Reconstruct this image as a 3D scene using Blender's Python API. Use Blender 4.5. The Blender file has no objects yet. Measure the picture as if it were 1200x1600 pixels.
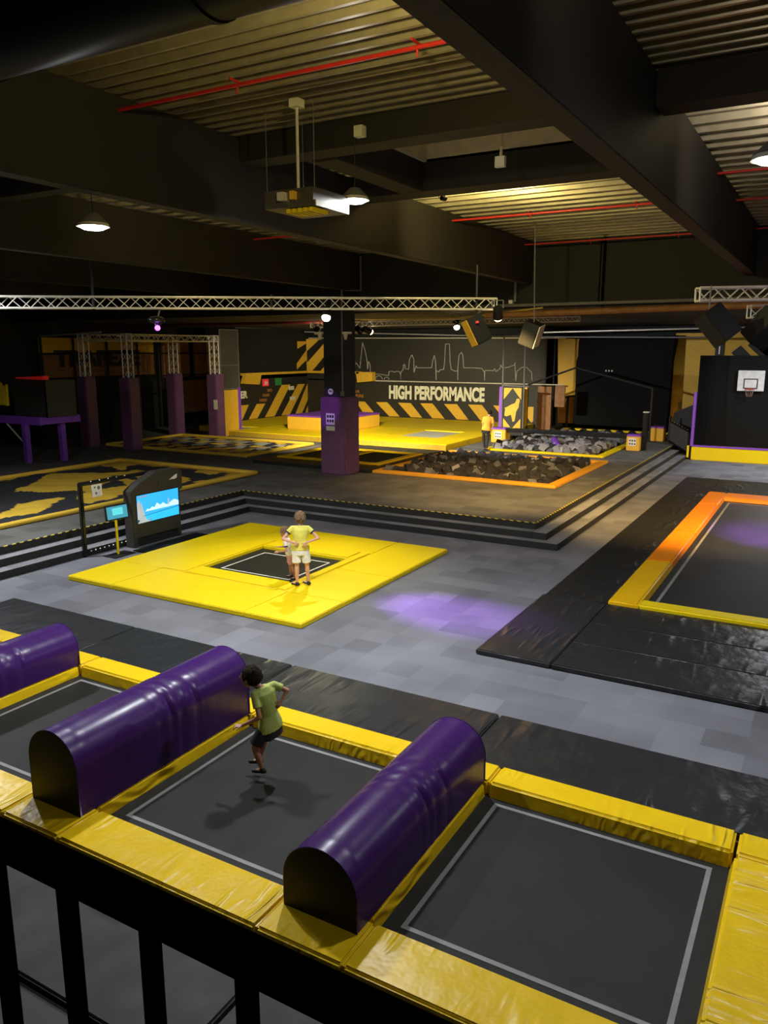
import bpy, bmesh, math, random
from mathutils import Vector, Matrix
random.seed(7)
S = bpy.context.scene
C = S.collection
R = math.radians

# ------------------------------------------------------------------ camera, world, exposure
cam = bpy.data.cameras.new('camera'); co = bpy.data.objects.new('camera', cam); C.objects.link(co)
cam.sensor_fit = 'HORIZONTAL'; cam.sensor_width = 36; cam.lens = 36.75; cam.clip_end = 200; cam.clip_start = .05
PITCH, YAW = 0.20426, 0.51792
fw = Vector((-math.sin(YAW)*math.cos(PITCH), math.cos(YAW)*math.cos(PITCH), -math.sin(PITCH)))
rt = Vector((math.cos(YAW), math.sin(YAW), 0)); up = rt.cross(fw)
M = Matrix((rt, up, -fw)).transposed().to_4x4(); M.translation = Vector((0, 0, 4.7))
co.matrix_world = M; S.camera = co
w = bpy.data.worlds.new('world'); S.world = w; w.use_nodes = True
w.node_tree.nodes['Background'].inputs[0].default_value = (.5, .55, .6, 1)
w.node_tree.nodes['Background'].inputs[1].default_value = .02
S.view_settings.view_transform = 'Standard'; S.view_settings.look = 'None'; S.view_settings.gamma = 1
S.view_settings.exposure = 0.0
EN_BAY = 330; EN_AMB = 3200; EN_YEL = 900; EN_STAGE = 6500; EN_PUR = 2600

def aim(o, loc, tgt):
    o.location = loc; o.rotation_euler = (Vector(tgt)-Vector(loc)).to_track_quat('-Z', 'Y').to_euler()

# ------------------------------------------------------------------ materials
MATS = {}
def nodes(name):
    m = bpy.data.materials.new(name); m.use_nodes = True; MATS[name] = m
    return m, m.node_tree.nodes, m.node_tree.links, m.node_tree.nodes['Principled BSDF']
def mat(name, col, rough=.6, metal=0, emit=0, var=.12, vs=6, bump=0, bs=60, spec=.5):
    m, N, L, b = nodes(name)
    b.inputs['Roughness'].default_value = rough; b.inputs['Metallic'].default_value = metal
    b.inputs['Specular IOR Level'].default_value = spec
    tc = N.new('ShaderNodeTexCoord'); n = N.new('ShaderNodeTexNoise'); n.inputs['Scale'].default_value = vs
    n.inputs['Detail'].default_value = 4
    L.new(tc.outputs['Object'], n.inputs['Vector'])
    r = N.new('ShaderNodeValToRGB')
    r.color_ramp.elements[0].position = .3; r.color_ramp.elements[1].position = .7
    r.color_ramp.elements[0].color = tuple(c*(1-var) for c in col)+(1,)
    r.color_ramp.elements[1].color = tuple(min(1, c*(1+var)) for c in col)+(1,)
    L.new(n.outputs[0], r.inputs[0]); L.new(r.outputs[0], b.inputs['Base Color'])
    if emit:
        b.inputs['Emission Color'].default_value = tuple(col)+(1,); b.inputs['Emission Strength'].default_value = emit
    if bump:
        n2 = N.new('ShaderNodeTexNoise'); n2.inputs['Scale'].default_value = bs
        L.new(tc.outputs['Object'], n2.inputs['Vector'])
        bp = N.new('ShaderNodeBump'); bp.inputs['Strength'].default_value = bump; bp.inputs['Distance'].default_value = .01
        L.new(n2.outputs[0], bp.inputs['Height']); L.new(bp.outputs[0], b.inputs['Normal'])
    return m
def vinyl(name, col, rough=.35, st=(4, .6, 3), amt=.35, dist=.03, sc=2.2, var=.06, spec=.3):
    """wrinkled PVC cover: stretched ridged creases that come and go"""
    m, N, L, b = nodes(name)
    b.inputs['Specular IOR Level'].default_value = spec
    tc = N.new('ShaderNodeTexCoord'); mp = N.new('ShaderNodeMapping'); mp.inputs['Scale'].default_value = st
    mp.inputs['Rotation'].default_value = (0, 0, .35)
    L.new(tc.outputs['Object'], mp.inputs[0])
    n = N.new('ShaderNodeTexNoise'); n.noise_type = 'RIDGED_MULTIFRACTAL'; n.inputs['Scale'].default_value = sc
    n.inputs['Detail'].default_value = 2; n.inputs['Distortion'].default_value = .6
    L.new(mp.outputs[0], n.inputs['Vector'])
    k = N.new('ShaderNodeTexNoise'); k.inputs['Scale'].default_value = .9; L.new(tc.outputs['Object'], k.inputs['Vector'])
    kr = N.new('ShaderNodeValToRGB'); kr.color_ramp.elements[0].position = .42; kr.color_ramp.elements[1].position = .62
    L.new(k.outputs[0], kr.inputs[0])
    mu = N.new('ShaderNodeMath'); mu.operation = 'MULTIPLY'; L.new(n.outputs[0], mu.inputs[0]); L.new(kr.outputs[0], mu.inputs[1])
    f = N.new('ShaderNodeTexNoise'); f.inputs['Scale'].default_value = 3.5; f.inputs['Detail'].default_value = 3
    L.new(tc.outputs['Object'], f.inputs['Vector'])
    ad = N.new('ShaderNodeMath'); ad.operation = 'MULTIPLY_ADD'; ad.inputs[1].default_value = .25; L.new(mu.outputs[0], ad.inputs[2]); L.new(f.outputs[0], ad.inputs[0])
    bp = N.new('ShaderNodeBump'); bp.inputs['Strength'].default_value = amt; bp.inputs['Distance'].default_value = dist
    L.new(ad.outputs[0], bp.inputs['Height']); L.new(bp.outputs[0], b.inputs['Normal'])
    r = N.new('ShaderNodeValToRGB')
    r.color_ramp.elements[0].color = tuple(c*(1-var) for c in col)+(1,); r.color_ramp.elements[1].color = tuple(min(1, c*(1+var)) for c in col)+(1,)
    L.new(f.outputs[0], r.inputs[0]); L.new(r.outputs[0], b.inputs['Base Color'])
    rr = N.new('ShaderNodeMapRange'); rr.inputs[3].default_value = rough*.8; rr.inputs[4].default_value = rough*1.25
    L.new(f.outputs[0], rr.inputs[0]); L.new(rr.outputs[0], b.inputs['Roughness'])
    return m
def carpet(name, c1, c2):
    m, N, L, b = nodes(name); b.inputs['Roughness'].default_value = .95; b.inputs['Specular IOR Level'].default_value = .15
    g = N.new('ShaderNodeNewGeometry')
    sc = N.new('ShaderNodeVectorMath'); sc.operation = 'SCALE'; sc.inputs['Scale'].default_value = 2
    L.new(g.outputs['Position'], sc.inputs[0])
    fl = N.new('ShaderNodeVectorMath'); fl.operation = 'FLOOR'; L.new(sc.outputs[0], fl.inputs[0])
    sep = N.new('ShaderNodeSeparateXYZ'); L.new(fl.outputs[0], sep.inputs[0])
    cb = N.new('ShaderNodeCombineXYZ'); L.new(sep.outputs[0], cb.inputs[0]); L.new(sep.outputs[1], cb.inputs[1])
    wn = N.new('ShaderNodeTexWhiteNoise'); wn.noise_dimensions = '3D'; L.new(cb.outputs[0], wn.inputs['Vector'])
    n = N.new('ShaderNodeTexNoise'); n.inputs['Scale'].default_value = 130; n.inputs['Detail'].default_value = 2
    L.new(g.outputs['Position'], n.inputs['Vector'])
    n2 = N.new('ShaderNodeTexNoise'); n2.inputs['Scale'].default_value = .8; L.new(g.outputs['Position'], n2.inputs['Vector'])
    a = N.new('ShaderNodeMath'); a.operation = 'MULTIPLY_ADD'; a.inputs[1].default_value = .9
    L.new(n.outputs[0], a.inputs[0]); 
    w2 = N.new('ShaderNodeMath'); w2.operation = 'MULTIPLY'; w2.inputs[1].default_value = .18; L.new(wn.outputs['Value'], w2.inputs[0])
    L.new(w2.outputs[0], a.inputs[2])
    a2 = N.new('ShaderNodeMath'); a2.operation = 'MULTIPLY_ADD'; a2.inputs[1].default_value = .35
    L.new(n2.outputs[0], a2.inputs[0]); L.new(a.outputs[0], a2.inputs[2])
    r = N.new('ShaderNodeValToRGB'); r.color_ramp.elements[0].position = .35; r.color_ramp.elements[1].position = 1.1
    r.color_ramp.elements[0].color = c1+(1,); r.color_ramp.elements[1].color = c2+(1,)
    L.new(a2.outputs[0], r.inputs[0]); L.new(r.outputs[0], b.inputs['Base Color'])
    bp = N.new('ShaderNodeBump'); bp.inputs['Strength'].default_value = .4; bp.inputs['Distance'].default_value = .004
    L.new(n.outputs[0], bp.inputs['Height']); L.new(bp.outputs[0], b.inputs['Normal'])
    return m
def hazard(name, c1, c2, freq):
    m, N, L, b = nodes(name); b.inputs['Roughness'].default_value = .5
    g = N.new('ShaderNodeNewGeometry'); sep = N.new('ShaderNodeSeparateXYZ'); L.new(g.outputs['Position'], sep.inputs[0])
    s1 = N.new('ShaderNodeMath'); s1.operation = 'ADD'; L.new(sep.outputs[0], s1.inputs[0]); L.new(sep.outputs[1], s1.inputs[1])
    s3 = N.new('ShaderNodeMath'); s3.operation = 'ADD'; L.new(s1.outputs[0], s3.inputs[0]); L.new(sep.outputs[2], s3.inputs[1])
    s2 = N.new('ShaderNodeMath'); s2.operation = 'MULTIPLY'; s2.inputs[1].default_value = freq; L.new(s3.outputs[0], s2.inputs[0])
    fr = N.new('ShaderNodeMath'); fr.operation = 'FRACT'; L.new(s2.outputs[0], fr.inputs[0])
    r = N.new('ShaderNodeValToRGB'); r.color_ramp.interpolation = 'CONSTANT'; r.color_ramp.elements[1].position = .5
    r.color_ramp.elements[0].color = c1+(1,); r.color_ramp.elements[1].color = c2+(1,)
    L.new(fr.outputs[0], r.inputs[0]); L.new(r.outputs[0], b.inputs['Base Color'])
    return m

YEL = (.80, .53, .006)
M_carpet = carpet('grey carpet tiles', (.05, .051, .057), (.25, .253, .285))
M_carpetd = carpet('dark carpet tiles', (.03, .03, .03), (.19, .185, .17))
M_riser = mat('black riser', (.012, .012, .012), .6)
M_tread = carpet('tread carpet', (.05, .05, .053), (.34, .34, .36))
M_yv = vinyl('yellow vinyl', YEL, .34, st=(4.5, .9, 3), amt=.9, dist=.08)
M_yflat = vinyl('yellow mat vinyl', (.82, .61, .002), .5, amt=.2, dist=.02, spec=.3)
M_bv = vinyl('black vinyl', (.024, .025, .027), .36, amt=.7, dist=.06, sc=1.8)
M_bvr = vinyl('black wrinkled vinyl', (.022, .023, .024), .33, st=(3.2, .7, 2), amt=.9, dist=.10, sc=1.3)
M_bvn = vinyl('black dull creased vinyl', (.024, .025, .025), .55, st=(3, .7, 2), amt=.6, dist=.05, sc=1.0, spec=.25)
M_capshade = vinyl('shaded roller end vinyl', (.006, .005, .007), .4, amt=.1)  # near-black colour paints the unlit ends of the purple rollers
M_pv = vinyl('purple vinyl', (.045, .012, .11), .28, st=(.5, 3.5, .5), amt=.3, dist=.02, sc=1.4)
M_pflat = mat('purple padding', (.10, .03, .19), .5, bump=.2, bs=8)
M_pdull = mat('plum padding', (.14, .055, .14), .55, bump=.25, bs=8)
M_purple = mat('purple top', (.22, .06, .5), .5)
M_bed = mat('jump bed weave', (.014, .015, .0135), .55, spec=.25, bump=.35, bs=220, var=.25, vs=2)
M_bedl = mat('grey jump bed', (.5, .5, .47), .6)
M_line = mat('grey line', (.22, .225, .225), .6)
M_white = mat('white', (.75, .75, .72), .6)
M_black = mat('black paint', (.008, .008, .008), .6)
M_blackg = mat('black gloss', (.01, .01, .01), .25)
M_wall = mat('black wall', (.007, .0068, .0055), .75, var=.25, vs=2)
M_beam = mat('dark beam', (.019, .016, .0105), .7, var=.12, vs=3)
M_ceil = mat('grey metal deck', (.42, .375, .25), .34, metal=.5, var=.12)
M_duct = mat('black duct', (.004, .004, .0035), .4, spec=.12)
M_red = mat('red pipe', (.5, .02, .015), .4)
M_alu = mat('aluminium', (.80, .77, .68), .35, metal=.35)
M_grey = mat('grey', (.14, .14, .14), .6)
M_dgrey = mat('charcoal print', (.020, .0175, .012), .6)
M_skylight = mat('skylight lining', (.7, .62, .4), .6)
M_ypaint = mat('yellow board', (.72, .42, .03), .6, var=.06)
M_ybrown = mat('brown board', (.42, .2, .03), .6, var=.1)
M_rust = mat('dull orange board', (.25, .11, .03), .65, var=.25)
M_text = mat('cream letters', (.75, .72, .55), .6)
M_orange = mat('orange letters', (.5, .2, .03), .6)
M_skyline = mat('grey outline', (.33, .33, .31), .6)
M_foam = mat('dark foam', (.026, .024, .023), .9, var=.25, vs=3)
M_foamg = mat('grey foam', (.14, .14, .145), .9, var=.3, vs=3)
M_foaml = mat('light grey foam', (.27, .27, .28), .9, var=.2, vs=3)
M_haz = hazard('hazard tape', (.7, .55, .08), (.01, .01, .01), 5)
M_green = mat('green sign', (.03, .25, .06), .5)
M_redl = mat('red sign', (.6, .03, .03), .5, emit=.5)
M_net = mat('black net', (.02, .02, .02), .8)
M_lampglow = mat('lamp glow', (1, 1, 1), .5, emit=28)
M_warmglow = mat('warm lamp glow', (1, .8, .55), .5, emit=14)
M_purglow = mat('purple lamp glow', (.45, .06, 1), .5, emit=9)
M_scr = mat('screen sky', (.03, .42, 1), .4, emit=.95, var=.2, vs=1.5)
M_scrw = mat('screen cloud', (.6, .85, 1), .4, emit=.8)
M_scrb = mat('screen sea', (.03, .55, .95), .4, emit=.8)
M_scrg = mat('screen building', (.55, .6, .65), .4, emit=.5)
M_scrt = mat('tablet screen', (.05, .3, .45), .4, emit=.7)
M_scrt2 = mat('tablet panel', (.1, .6, .7), .4, emit=.8)
M_skin = mat('skin', (.62, .33, .22), .5)
M_skin2 = mat('tan skin', (.45, .22, .14), .5)
M_shirtY = mat('yellow shirt', (.72, .68, .12), .8, bump=.3, bs=14)
M_shirtG = mat('lime shirt', (.42, .50, .12), .85, bump=.8, bs=9)
M_shirtO = mat('orange shirt', (.75, .33, .03), .8, bump=.3, bs=10)
M_shirtW = mat('white shirt', (.75, .73, .7), .8)
M_shortsW = mat('white shorts', (.78, .78, .72), .8, bump=.3, bs=14)
M_shortsB = mat('black shorts', (.012, .012, .016), .8, bump=.3, bs=14)
M_pink = mat('pink shorts', (.6, .3, .28), .8)
M_navy = mat('navy trim', (.02, .02, .05), .8)
M_hairB = mat('blond brown hair', (.17, .105, .06), .7, spec=.2, var=.4, vs=40, bump=.8, bs=90)
M_hairD = mat('dark hair', (.02, .013, .008), .85, spec=.1, var=.4, vs=40, bump=.8, bs=90)
M_shoe = mat('black shoe', (.012, .012, .012), .6)

# ------------------------------------------------------------------ geometry helpers
WL = {}
class G:
    def __init__(s): s.bm = bmesh.new(); s.mi = 0
    def _f(s, vs, mi=None):
        try: f = s.bm.faces.new(vs); f.material_index = s.mi if mi is None else mi; return f
        except ValueError: return None
    def box(s, x0, x1, y0, y1, z0, z1, tx=0, ty=0):
        """axis box; tx,ty taper the top inwards"""
        v = [s.bm.verts.new(p) for p in ((x0,y0,z0),(x1,y0,z0),(x1,y1,z0),(x0,y1,z0),(x0+tx,y0+ty,z1),(x1-tx,y0+ty,z1),(x1-tx,y1-ty,z1),(x0+tx,y1-ty,z1))]
        for q in ((3,2,1,0),(4,5,6,7),(0,1,5,4),(1,2,6,5),(2,3,7,6),(3,0,4,7)): s._f([v[i] for i in q])
        return s
    def obox(s, c, size, X=(1,0,0), Z=(0,0,1)):
        X = Vector(X).normalized(); Z = Vector(Z); Z = (Z-X*Z.dot(X)).normalized(); Y = Z.cross(X); c = Vector(c)
        v = []
        for k in (-.5, .5):
            for a, b in ((-.5,-.5),(.5,-.5),(.5,.5),(-.5,.5)):
                v.append(s.bm.verts.new(c+X*a*size[0]+Y*b*size[1]+Z*k*size[2]))
        for q in ((3,2,1,0),(4,5,6,7),(0,1,5,4),(1,2,6,5),(2,3,7,6),(3,0,4,7)): s._f([v[i] for i in q])
        return s
    def tube(s, p, q, r, n=8, r2=None, cap=True, flat=1.0, up=None):
        p, q = Vector(p), Vector(q); d = (q-p).normalized(); r2 = r if r2 is None else r2
        a = Vector(up) if up else (Vector((0,0,1)) if abs(d.z) < .9 else Vector((1,0,0)))
        u = d.cross(a).normalized(); v = u.cross(d)
        A = [s.bm.verts.new(p+(u*math.cos(2*math.pi*i/n)+v*math.sin(2*math.pi*i/n)*flat)*r) for i in range(n)]
        B = [s.bm.verts.new(q+(u*math.cos(2*math.pi*i/n)+v*math.sin(2*math.pi*i/n)*flat)*r2) for i in range(n)]
        for i in range(n): s._f([A[i], A[(i+1) % n], B[(i+1) % n], B[i]])
        if cap: s._f(A[::-1]); s._f(B)
        return s
    def path(s, pts, r, n=8):
        for a, b in zip(pts, pts[1:]): s.tube(a, b, r, n)
        return s
    def prism(s, pts, d):
        d = Vector(d); A = [s.bm.verts.new(p) for p in pts]; B = [s.bm.verts.new(Vector(p)+d) for p in pts]
        s._f(A); s._f(B[::-1]); n = len(pts)
        for i in range(n): s._f([A[i], B[i], B[(i+1) % n], A[(i+1) % n]])
        return s
    def ball(s, c, r, n=12, rot=None):
        r = (r, r, r) if isinstance(r, (int, float)) else r
        m = Matrix.Translation(c) @ (rot.to_4x4() if rot else Matrix()) @ Matrix.Diagonal((*r, 1))
        bmesh.ops.create_uvsphere(s.bm, u_segments=n, v_segments=max(6, n*2//3), radius=1, matrix=m); return s
    def cap(s, p, q, r1, r2=None, n=12):
        r2 = r1 if r2 is None else r2
        s.tube(p, q, r1, n, r2); s.ball(p, r1, n); s.ball(q, r2, n); return s
    def loft(s, rings, n=20):
        """rings: (centre, rx, ry, tilt matrix or None)"""
        prev = None
        for c, rx, ry, *t in rings:
            c = Vector(c); m = t[0] if t and t[0] else Matrix.Identity(3)
            cur = [s.bm.verts.new(c+m @ Vector((rx*math.cos(2*math.pi*i/n), ry*math.sin(2*math.pi*i/n), 0))) for i in range(n)]
            if prev:
                for i in range(n): s._f([prev[i], prev[(i+1) % n], cur[(i+1) % n], cur[i]])
            else: s._f(cur[::-1])
            prev = cur
        s._f(prev); return s
    def make(s, name, m, parent=None, bevel=0, smooth=False, seg=2, remesh=0, sm=0, origin=None):
        bmesh.ops.recalc_face_normals(s.bm, faces=s.bm.faces)
        if bevel:
            es = [e for e in s.bm.edges if len(e.link_faces) == 2 and e.calc_face_angle(0) > .6]
            bmesh.ops.bevel(s.bm, geom=es, offset=bevel, segments=seg, affect='EDGES', clamp_overlap=True)
        me = bpy.data.meshes.new(name)
        if parent is not None: off = WL[parent.name]
        elif origin is not None: off = Vector(origin)
        else:
            xs = [v.co for v in s.bm.verts]
            off = Vector(((min(v.x for v in xs)+max(v.x for v in xs))/2, (min(v.y for v in xs)+max(v.y for v in xs))/2, min(v.z for v in xs)))
        bmesh.ops.translate(s.bm, verts=s.bm.verts, vec=-off)
        s.bm.to_mesh(me); s.bm.free()
        for x in (m if isinstance(m, (list, tuple)) else [m]): me.materials.append(x)
        o = bpy.data.objects.new(name, me); C.objects.link(o)
        if remesh:
            md = o.modifiers.new('r', 'REMESH'); md.mode = 'VOXEL'; md.voxel_size = remesh
            if sm: m2 = o.modifiers.new('s', 'SMOOTH'); m2.factor = .5; m2.iterations = sm
            dg = bpy.context.evaluated_depsgraph_get(); nm = bpy.data.meshes.new_from_object(o.evaluated_get(dg))
            o.modifiers.clear(); o.data = nm
            for p in nm.polygons: p.use_smooth = True; p.material_index = 0
            if not nm.materials: nm.materials.append(m if not isinstance(m, (list, tuple)) else m[0])
        if smooth:
            for p in o.data.polygons: p.use_smooth = True
            if smooth == 'auto':
                o.data.set_sharp_from_angle(angle=R(40))
        if parent is not None: o.parent = parent; WL[o.name] = off
        else: o.location = off; WL[o.name] = off
        return o
def thing(name, label, cat, loc=(0,0,0), group=None):
    o = bpy.data.objects.new(name, None); C.objects.link(o); o.location = loc; o.empty_display_size = .2
    o['label'] = label; o['category'] = cat; WL[o.name] = Vector(loc)
    if group: o['group'] = group
    return o
def tag(o, label, cat, group=None):
    o['label'] = label; o['category'] = cat
    if group: o['group'] = group
    return o
def struct(o): o['kind'] = 'structure'; return o
def copy_tree(o, loc, label, rz=None):
    r = o.copy(); C.objects.link(r); r.location = loc; r['label'] = label
    if rz is not None: r.rotation_euler = (0, 0, rz)
    WL[r.name] = Vector(loc)
    for ch in list(o.children):
        c = ch.copy(); C.objects.link(c); c.parent = r
        for g in list(ch.children):
            d = g.copy(); C.objects.link(d); d.parent = c
    return r
def box_part(name, m, parent, *a, bevel=0): return G().box(*a).make(name, m, parent, bevel=bevel)
def text(name, s, m, parent, loc, size, rot, depth=.01, bold=.02, sx=1):
    cu = bpy.data.curves.new(name, 'FONT'); cu.body = s; cu.size = 1; cu.extrude = depth; cu.offset = bold
    t = bpy.data.objects.new(name, cu); C.objects.link(t)
    dg = bpy.context.evaluated_depsgraph_get(); me = bpy.data.meshes.new_from_object(t.evaluated_get(dg))
    bpy.data.objects.remove(t)
    x0 = min(v.co.x for v in me.vertices); x1 = max(v.co.x for v in me.vertices); y0 = min(v.co.y for v in me.vertices); y1 = max(v.co.y for v in me.vertices)
    W, H = size
    for v in me.vertices: v.co.x = (v.co.x-x0)/(x1-x0)*W; v.co.y = (v.co.y-y0)/(y1-y0)*H
    me.materials.clear(); me.materials.append(m)
    me.transform(rot.to_matrix().to_4x4()); 
    off = WL[parent.name]
    me.transform(Matrix.Translation(Vector(loc)-off))
    o = bpy.data.objects.new(name, me); C.objects.link(o); o.parent = parent; WL[o.name] = off
    return o
from mathutils import Euler
FACE_S = Euler((R(90), 0, 0))          # readable from the south (-Y), text runs along +X
FACE_E = Euler((R(90), 0, R(90)))      # readable from the east (+X), text runs along +Y

# ================================================================== SETTING
g = G()
HY0, HY1 = 4.32, 7.64
g.box(-32.3, 6, -3, 4.32, -.3, 0); g.box(-32.3, 6, 7.64, 43.4, -.3, 0); g.box(-32.3, -13.2, 4.32, 7.64, -.3, 0); g.box(2.2, 6, 4.32, 7.64, -.3, 0)
g.box(-13.2, 2.2, 4.32, 7.64, -1.0, -.9)
struct(g.make('floor', M_carpet, origin=(0,0,0)))
def holed(g, x0, x1, y0, y1, z0, z1, holes):
    xs = sorted({x0, x1, *[h[0] for h in holes], *[h[1] for h in holes]}); ys = sorted({y0, y1, *[h[2] for h in holes], *[h[3] for h in holes]})
    for a, b in zip(xs, xs[1:]):
        for c, d in zip(ys, ys[1:]):
            mx, my = (a+b)/2, (c+d)/2
            if not any(h[0] < mx < h[1] and h[2] < my < h[3] for h in holes): g.box(a, b, c, d, z0, z1)
P1 = (-13.4, -7.5, 23.55, 29.4); P2 = (-12.5, -8.0, 31.3, 38.6)
g = G(); holed(g, -32.3, -6.1, 18.3, 43.4, .02, .5, [P1, P2]); g.box(-32.3, -15.4, -3, 18.3, .02, .5)
struct(g.make('floor_deck', M_carpetd, origin=(0,0,0)))
for k, (ox, oy) in enumerate(((.36, .28), (.72, .55))):
    z = .5-.167*(k+1)
    g = G(); g.box(-6.12, -6.1+ox, 18.3-oy, 36.6, .01, z); g.box(-15.4+ox*0.97, -6.11, 18.3-oy, 18.32, .01, z)
    g.box(-15.42, -15.4+ox*.97, -3, 18.3-oy+.01 if k == 0 else 18.3-oy+.01, .01, z)
    g.box(-15.42, -15.4+ox*.97, 18.3-oy, 18.31, .01, z)
    struct(g.make('trim_%d' % (k+1), [M_tread, M_riser], origin=(0,0,0)))
    me = bpy.data.objects['trim_%d' % (k+1)].data
    for p in me.polygons: p.material_index = 0 if p.normal.z > .5 else 1
bpy.data.objects['floor_deck'].data.materials.append(M_riser)
for p in bpy.data.objects['floor_deck'].data.polygons:
    if abs(p.normal.z) < .5: p.material_index = 1
g = G(); g.box(-15.4, -6.1, 18.28, 18.33, .495, .508); g.box(-6.13, -6.08, 18.28, 36.6, .495, .508); g.box(-15.42, -15.37, 2, 18.3, .495, .508)
struct(g.make('trim_3', M_haz, origin=(0,0,0)))
struct(G().box(-32.2, 5.9, -2.9, 3.04, .0, .012).make('floor_shade', M_black, origin=(0,0,0)))  # thin black sheet painting the mezzanine's shade onto the carpet
# walls
struct(G().box(-32.5, -32.3, -3, 43.4, 0, 7.9).make('wall_left', M_wall, origin=(0,0,0)))
struct(G().box(-32.5, 6.2, 43.4, 43.6, 0, 7.9).make('wall_back', M_wall, origin=(0,0,0)))
struct(G().box(6, 6.2, -3, 43.4, 0, 7.9).make('wall_right', M_wall, origin=(0,0,0)))
struct(G().box(-32.5, 6.2, -3.2, -3, 0, 7.9).make('wall_front', M_wall, origin=(0,0,0)))
g = G(); g.box(-32.3, 6, 23.1, 23.3, 5.9, 7.8); g.box(-32.3, 6, 23.3, 43.4, 5.9, 6.0)
struct(g.make('wall_upper', M_wall, origin=(0,0,0)))
struct(G().box(-6, 6, -3, .36, 2.9, 3.1).make('floor_mezzanine', M_grey, origin=(0,0,0)))
# corrugated roof deck, ribs run along X
def deck_profile(y0, y1, pitch=.25, z=7.8, h=.15):
    pts = []; y = y0
    while y < y1:
        for a, b in ((0, 0), (.2*pitch, 0), (.3*pitch, h), (.9*pitch, h)):
            pts.append((min(y+a, y1), z+b))
        y += pitch
    pts.append((y1, z)); return pts
SKY = (-6.6, -3.9, 11.15, 13.0)
def deck_panel(g, x0, x1, y0, y1, pitch=.25):
    pr = deck_profile(y0, y1, pitch)
    A = [g.bm.verts.new((x0, y, z)) for y, z in pr]; B = [g.bm.verts.new((x1, y, z)) for y, z in pr]
    for i in range(len(pr)-1): g._f([A[i], B[i], B[i+1], A[i+1]])
g = G()
for (x0, x1) in ((-32.3, -26.4), (-26.4, -20.4), (-20.4, -14.37), (-14.37, -8.37), (-2.37, 6)): deck_panel(g, x0, x1, -3, 10); deck_panel(g, x0, x1, 10, 23.1, .5)
deck_panel(g, -8.37, -2.37, -3, 10.05); deck_panel(g, -8.37, -2.37, 13.6, 23.1, .5)
deck_panel(g, -8.37, -7.05, 10.3, 13.6)
struct(g.make('ceiling', M_ceil, origin=(0,0,0)))
struct(G().box(-32.5, 6.2, -3.2, 23.3, 8.6, 8.7).make('ceiling_roof', M_black, origin=(0,0,0)))
# beams and cross beams
def beam_i(g, x, y0, y1):
    g.box(x, x+.26, y0, y1, 6.6, 6.68); g.box(x+.02, x+.22, y0, y1, 6.68, 7.9)
for i, x in enumerate((-2.37, -8.37, -14.37, -20.4, -26.4)):
    g = G(); g.box(x, x+.26, -3, 23.1, 6.6, 7.79)
    struct(g.make('trim_beam_%d' % (i+1), M_beam, bevel=.012, origin=(0,0,0)))
g = G()
g.box(-8.1, -2.38, 9.85, 10.3, 7.45, 7.95); g.box(-8.1, -2.38, 13.05, 13.6, 7.42, 7.95); g.box(-7.1, -6.65, 10.3, 13.05, 7.42, 7.95)
g.box(-14.1, -8.38, 9.85, 10.2, 7.45, 7.79); g.box(-2.1, 6, 9.9, 10.35, 7.4, 7.79)
struct(g.make('trim_crossbeam', M_beam, bevel=.01, origin=(0,0,0)))
g = G()   # skylight upstand
g.box(-6.66, -6.58, 10.3, 13.05, 7.9, 8.6); g.box(-2.5, -2.38, 10.3, 13.05, 7.9, 8.6); g.box(-6.6, -2.4, 10.22, 10.3, 7.9, 8.6); g.box(-6.6, -2.4, 13.05, 13.13, 7.9, 8.6)
g.box(-6.66, -2.38, 10.22, 13.13, 8.5, 8.58)
struct(g.make('window_1', M_skylight, origin=(0,0,0)))
# column
col = struct(G().box(-15.0, -14.2, 22.25, 22.95, .5, 6.65).make('trim_column', M_black, origin=(0,0,0)))
# ================================================================== LAMPS
def hibay(name, loc, top, label, energy, group='round high bay lamps'):
    t = thing('high_bay_lamp', label, 'lamp', loc, group)
    x, y, z = loc
    G().tube((x,y,z+.16), (x,y,z+.045), .07, 20, .19).make('housing', M_grey, t, smooth='auto')
    G().tube((x,y,z+.05), (x,y,z), .175, 28, .20).make('reflector', M_alu, t, smooth='auto')
    G().tube((x,y,z+.0), (x,y,z-.03), .175, 28, .12).make('diffuser', M_lampglow, t, smooth='auto')
    G().path([(x,y,z+.16), (x+.01,y,(z+top)/2), (x,y,top)], .006, 6).make('cable', M_black, t)
    l = bpy.data.lights.new('high_bay_light', 'AREA'); l.shape = 'DISK'; l.size = .34; l.energy = energy; l.color = (.93, .96, 1.0)
    lo = bpy.data.objects.new('high_bay_light', l); C.objects.link(lo); lo.parent = t; lo.location = (0, 0, -.04)
    l2 = bpy.data.lights.new('high_bay_spill', 'POINT'); l2.energy = energy*.035; l2.shadow_soft_size = .05; l2.color = (.95, .95, 1)
    lp = bpy.data.objects.new('high_bay_spill', l2); C.objects.link(lp); lp.parent = t; lp.location = (0, 0, -.1)
    return t
hibay('a', (-5.99, 9.7, 6.7), 7.5, 'round white high bay lamp hanging on a chain beside the ceiling tray', EN_BAY*1.25)
hibay('b', (-8.26, 7.16, 6.2), 6.6, 'round white high bay lamp hanging under the long dark beam at left', EN_BAY*.75)
hibay('c', (-.70, 8.43, 6.4), 7.8, 'round white high bay lamp cut by the right edge of the photo', EN_BAY*.45)
hibay('d', (3.6, 15.5, 6.4), 7.8, 'high bay lamp above the right side of the hall, out of frame', EN_BAY*.3)
hibay('e', (-.7, 33.2, 5.5), 5.9, 'high bay lamp over the court end of the hall, out of frame', EN_BAY*1.3)
hibay('f', (-3.2, 3.2, 6.6), 7.8, 'high bay lamp above the near trampolines, out of frame', EN_BAY*.04)
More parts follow.
